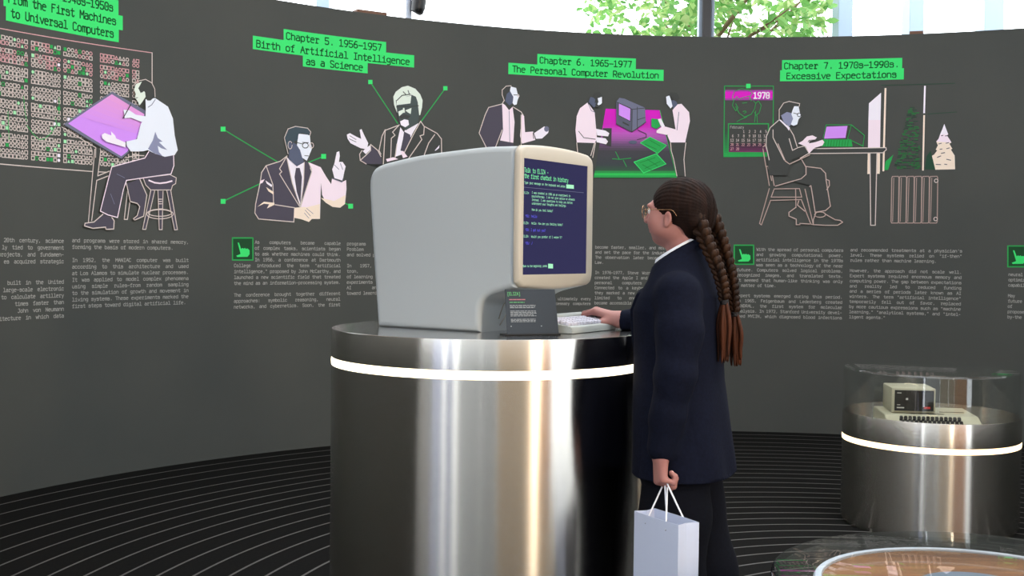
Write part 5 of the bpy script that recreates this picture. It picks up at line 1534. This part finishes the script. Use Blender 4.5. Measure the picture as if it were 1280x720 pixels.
braid([(0.040, -0.040, 1.490), (0.046, -0.064, 1.445), (0.050, -0.092, 1.37), (0.049, -0.119, 1.28), (0.045, -0.132, 1.18)], 0.0195, 0.0115, 0, (0.045, -0.138, 1.045), (0.45, 0.9, 0))
# --- glasses
m_gold = mat('thin_gold_wire', 'b08d6a', rough=0.25, metal=1.0)
bm = bmesh.new()
for sx in (-1, 1):
    c = (0.033 * sx, 0.1085, 0.000)
    add_tube(bm, [hp(c[0] + 0.0245 * math.cos(a), c[1] - 0.010 * (math.cos(a) * sx) * 0.5 - 0.003, c[2] + 0.0225 * math.sin(a)) for a in [2 * math.pi * i / 32 for i in range(32)]], 0.0009, 8, closed=True)
    add_tube(bm, smooth_pts([hp(0.0575 * sx, 0.0995, 0.006), hp(0.068 * sx, 0.085, 0.008), hp(0.0765 * sx, 0.03, 0.006), hp(0.0815 * sx, -0.012, 0.004), hp(0.083 * sx, -0.030, -0.016)], 5), 0.0010, 8)
    add_tube(bm, smooth_pts([hp(0.010 * sx, 0.108, -0.002), hp(0.009 * sx, 0.103, -0.008)], 3), 0.0008, 6)
add_tube(bm, smooth_pts([hp(-0.0095, 0.110, 0.004), hp(0, 0.1135, 0.007), hp(0.0095, 0.110, 0.004)], 4), 0.0009, 8)
gl_ = bm_obj('glasses_frame', bm, m_gold, girl, smooth=True)
for sx in (-1, 1):
    bm = bmesh.new(); ring = [bm.verts.new(hp(0.033 * sx + 0.024 * math.cos(a), 0.1085 - 0.010 * (math.cos(a) * sx) * 0.5 - 0.003, 0.022 * math.sin(a))) for a in [2 * math.pi * i / 28 for i in range(28)]]
    bm.faces.new(ring); bm_obj('lens', bm, m_glass, gl_)

# ================================================================== PAPER BAG (held, so a thing of its own)
m_bag = mat('white_paper', 'c4cce0', rough=0.55, spec=0.4); m_cord = mat('white_cord', 'e2e4ea', rough=0.8); m_hole = mat('eyelet_dark', '5a5d66', rough=0.6)
BZ1 = EYE - 0.676; BH = 0.315; BZ0 = BZ1 - BH
pA, pB = on_z(793, 638.5, BZ1), on_z(848, 656.5, BZ1)
dx = Vector((pB.x - pA.x, pB.y - pA.y, 0)); BWd = dx.length; dx.normalize()
byaw = math.atan2(dx.y, dx.x); BD = 0.066
bag = thing('paper_bag', 'white paper carrier bag with white cord handles hanging from the girl\'s hand', 'bag', None, (pA.x, pA.y, BZ0), byaw)
Gm = Matrix.Translation(GP) @ Matrix.Rotation(GYAW, 4, 'Z'); Bi = (Matrix.Translation(bag.location) @ Matrix.Rotation(byaw, 4, 'Z')).inverted()
bm = bmesh.new(); tk = 0.0012; nz = 9
def bag_ring(z, ins, pinch):
    W_, D_ = BWd - ins, BD - ins
    pts = []
    for u in (0, 0.25, 0.5, 0.75, 1): pts.append((ins + (W_ - ins) * u, ins - 0.004 * pinch * math.sin(math.pi * u), z))
    pts.append((W_ - 0.010 * pinch, (ins + D_) / 2, z))
    for u in (1, 0.75, 0.5, 0.25, 0): pts.append((ins + (W_ - ins) * u, D_ + 0.003 * pinch * math.sin(math.pi * u), z))
    pts.append((ins + 0.010 * pinch, (ins + D_) / 2, z))
    return [bm.verts.new(p) for p in pts]
outr = [bag_ring(BH * i / nz, 0, (i / nz) ** 1.5) for i in range(nz + 1)]
innr = [bag_ring(BH * i / nz + (tk if i == 0 else 0), tk, (i / nz) ** 1.5) for i in range(nz + 1)]
for R1 in (outr, innr):
    for a, b in zip(R1[:-1], R1[1:]):
        for i in range(len(a)): bm.faces.new((a[i], a[(i + 1) % len(a)], b[(i + 1) % len(b)], b[i]))
    bm.faces.new(R1[0])
for i in range(len(outr[0])): bm.faces.new((outr[-1][i], outr[-1][(i + 1) % len(outr[0])], innr[-1][(i + 1) % len(outr[0])], innr[-1][i]))
bm_obj('bag_body', bm, m_bag, bag)
grip = Vector(LW + LF / np.linalg.norm(LF) * 0.082 - LN * 0.021)
for j, yy in enumerate((0.0, BD)):
    g = Bi @ (Gm @ grip)
    ax = Bi.to_3x3() @ (Gm.to_3x3() @ Vector((1, 0.25, 0)).normalized())
    o_ = -1 if j == 0 else 1
    off_ = ax * (0.019 * -o_)
    a, b = Vector((BWd * 0.28, yy - 0.002 + 0.004 * j, BH - 0.022)), Vector((BWd * 0.74, yy - 0.002 + 0.004 * j, BH - 0.022))
    dd = (b - a).normalized() * 0.006
    bm = bmesh.new()
    add_tube(bm, [a, a.lerp(g + off_ - dd, 0.96), g + off_ - dd * 0.7 + Vector((0, 0, 0.004)), g + off_ + Vector((0, 0, 0.007)), g + off_ + dd * 0.7 + Vector((0, 0, 0.004)), b.lerp(g + off_ + dd, 0.96), b], 0.0023, 8)
    h_ = bm_obj('cord_handle', bm, m_cord, bag, smooth=True)
    bm = bmesh.new()
    for p in (a, b): bmesh.ops.create_uvsphere(bm, u_segments=8, v_segments=6, radius=0.0035, matrix=Matrix.Translation((p.x, yy, p.z)))
    bm_obj('eyelet', bm, m_hole, bag, smooth=True)
# ================================================================== ABOVE AND BEYOND THE WALL
# broad leaved tree behind the wall
m_leaf = [mat('leaf_%d' % i, c, rough=0.5, spec=0.3) for i, c in enumerate(('74a65a', '96b96e', '5c9048', 'adc184'))]
for m in m_leaf:
    n, l, b = nodes_of(m)
    tl = n.new('ShaderNodeBsdfTranslucent'); mx = n.new('ShaderNodeMixShader'); mx.inputs[0].default_value = 0.45
    tl.inputs['Color'].default_value = b.inputs['Base Color'].default_value
    l.new(b.outputs[0], mx.inputs[1]); l.new(tl.outputs[0], mx.inputs[2]); l.new(mx.outputs[0], n['Material Output'].inputs['Surface'])
m_bark = mat('tree_bark', '6d5a45', rough=0.9); noise_color(m_bark, '5c4b39', '80694f', scale=8, stretch=(1, 1, 0.2), bump=0.4)
tc_ = at_y(888, 40, 12.6); tx, ty = tc_.x, 12.6
root = thing('leafy_tree', 'bright green leafy tree seen above the curved wall behind the dark post', 'tree', None, (tx, ty, 0))
bm = bmesh.new(); rt = random.Random(4)
add_tube(bm, [(0, 0, 0), (0.03, 0, 1.2), (-0.03, 0.02, 2.4), (0, 0, 3.4)], [0.11, 0.09, 0.075, 0.06], 10)
tips = []
for k in range(26):
    a = rt.uniform(0, 2 * math.pi); z0 = rt.uniform(2.3, 3.6); L = rt.uniform(0.7, 1.35); up = rt.uniform(0.15, 1.3)
    p = [(0, 0, z0), (math.cos(a) * L * 0.45, math.sin(a) * L * 0.45, z0 + up * 0.45), (math.cos(a) * L, math.sin(a) * L, z0 + up)]
    add_tube(bm, p, [0.03, 0.018, 0.006], 6); tips.append(p)
bm_obj('trunk', bm, m_bark, root, smooth=True)
vs, fs, mi = [], [], []
for k in range(6000):
    while True:
        d = Vector((rt.uniform(-1, 1), rt.uniform(-1, 1), rt.uniform(-1, 1)))
        if d.length < 1: break
    c = Vector((d.x * 1.36, d.y * 1.1, 3.95 + d.z * 1.25))
    # clumps with gaps between them
    if math.sin(c.x * 7.3 + 1.0) * math.sin(c.z * 8.1 + c.x * 2) + 0.6 * math.sin(c.y * 6) < -0.12: continue
    L = rt.uniform(0.085, 0.15); W = L * rt.uniform(0.42, 0.6)
    u = Vector((rt.uniform(-1, 1), rt.uniform(-1, 1), rt.uniform(-0.9, 0.5))).normalized(); v = u.cross(Vector((rt.uniform(-1, 1), rt.uniform(-1, 1), rt.uniform(-1, 1)))).normalized(); n_ = u.cross(v)
    b0 = len(vs)
    vs += [c, c + u * L * 0.35 + v * W * 0.5 + n_ * W * 0.15, c + u * L * 0.7 + v * W * 0.4 + n_ * W * 0.12, c + u * L, c + u * L * 0.7 - v * W * 0.4 + n_ * W * 0.12, c + u * L * 0.35 - v * W * 0.5 + n_ * W * 0.15]
    fs += [(b0, b0 + 1, b0 + 2, b0 + 3), (b0, b0 + 3, b0 + 4, b0 + 5)]; m_ = rt.choice((0, 0, 1, 2, 3)); mi += [m_, m_]
mesh_obj('foliage', vs, fs, m_leaf, root, midx=mi)

# black lamp head on a slim post, seen over the wall
pb = at_y(522, 8, 8.6)
root = thing('spotlight', 'black spotlight head on a grey post showing over the wall top', 'lamp', None, (pb.x, pb.y, 0))
m_bk = mat('lamp_black', '0c0c0d', rough=0.4); m_gp = mat('post_grey', 'a9b4c4', rough=0.4)
bm = bmesh.new(); add_tube(bm, [(-0.065, 0, 0), (-0.065, 0, 4.4)], 0.022, 14); bm_obj('post', bm, m_gp, root, smooth=True, auto=40)
bm = bmesh.new()
add_tube(bm, [(-0.008, -0.02, 3.05), (-0.004, -0.02, 3.058), (0.004, -0.02, 3.09), (0.022, -0.02, 3.22), (0.030, -0.02, 3.40), (0.032, -0.02, 3.42)], [0.030, 0.046, 0.052, 0.053, 0.050, 0.03], 20)
bm_obj('lamp_head', bm, m_bk, root, smooth=True, auto=50)
bm = bmesh.new(); add_box(bm, (-0.03, -0.01, 3.2), (0.07, 0.02, 0.03), bevel=0.003); bm_obj('bracket', bm, m_bk, root)
# brown blocks lying on the wall top
m_blk = mat('brown_block', '6b4a38', rough=0.7)
for px0, px1, py, lab in ((449, 486, 19, 'thin brown wooden block on the wall top left of the spotlight'), (1137, 1154, 43, 'small brown wooden block on the wall top near a white post')):
    s0, _ = pix_wall(px0, py); s1, _ = pix_wall(px1, py)
    a, b = Vector(wall_pt(s0, WALL_H, -0.07)), Vector(wall_pt(s1, WALL_H, -0.07))
    d = b - a
    bm = bmesh.new(); add_box(bm, (0, 0, 0.0135), (d.length, 0.08, 0.027), bevel=0.003)
    o = bm_obj('wooden_block', bm, m_blk); o.location = (a + b) / 2; o.rotation_euler = (0, 0, math.atan2(d.y, d.x)); tag(o, lab, 'block', 'brown blocks on the wall top')

# invented housing and stem for the added, unseen warm lamp
root = thing('added_warm_lamp', 'added unseen round lamp giving warm light to the computer front', 'lamp', None, LAMP_P)
d_ = (LAMP_T - LAMP_P).normalized(); q_ = d_.to_track_quat('-Z', 'Y').to_matrix()
bm = bmesh.new(); add_lathe(bm, [(0.262, -0.02), (0.27, -0.02), (0.27, 0.10), (0.20, 0.16), (0.0, 0.16), (0.0, 0.03), (0.262, 0.03)], 40)
for v in bm.verts: v.co = q_ @ v.co
bm_obj('housing', bm, m_bk, root, smooth=True, auto=40)
bm = bmesh.new(); add_tube(bm, [q_ @ Vector((0, 0, 0.15)), (0, 0, 0.4), (0, 0, RZ - LAMP_P.z)], 0.012, 10); bm_obj('stem', bm, m_bk, root, smooth=True)
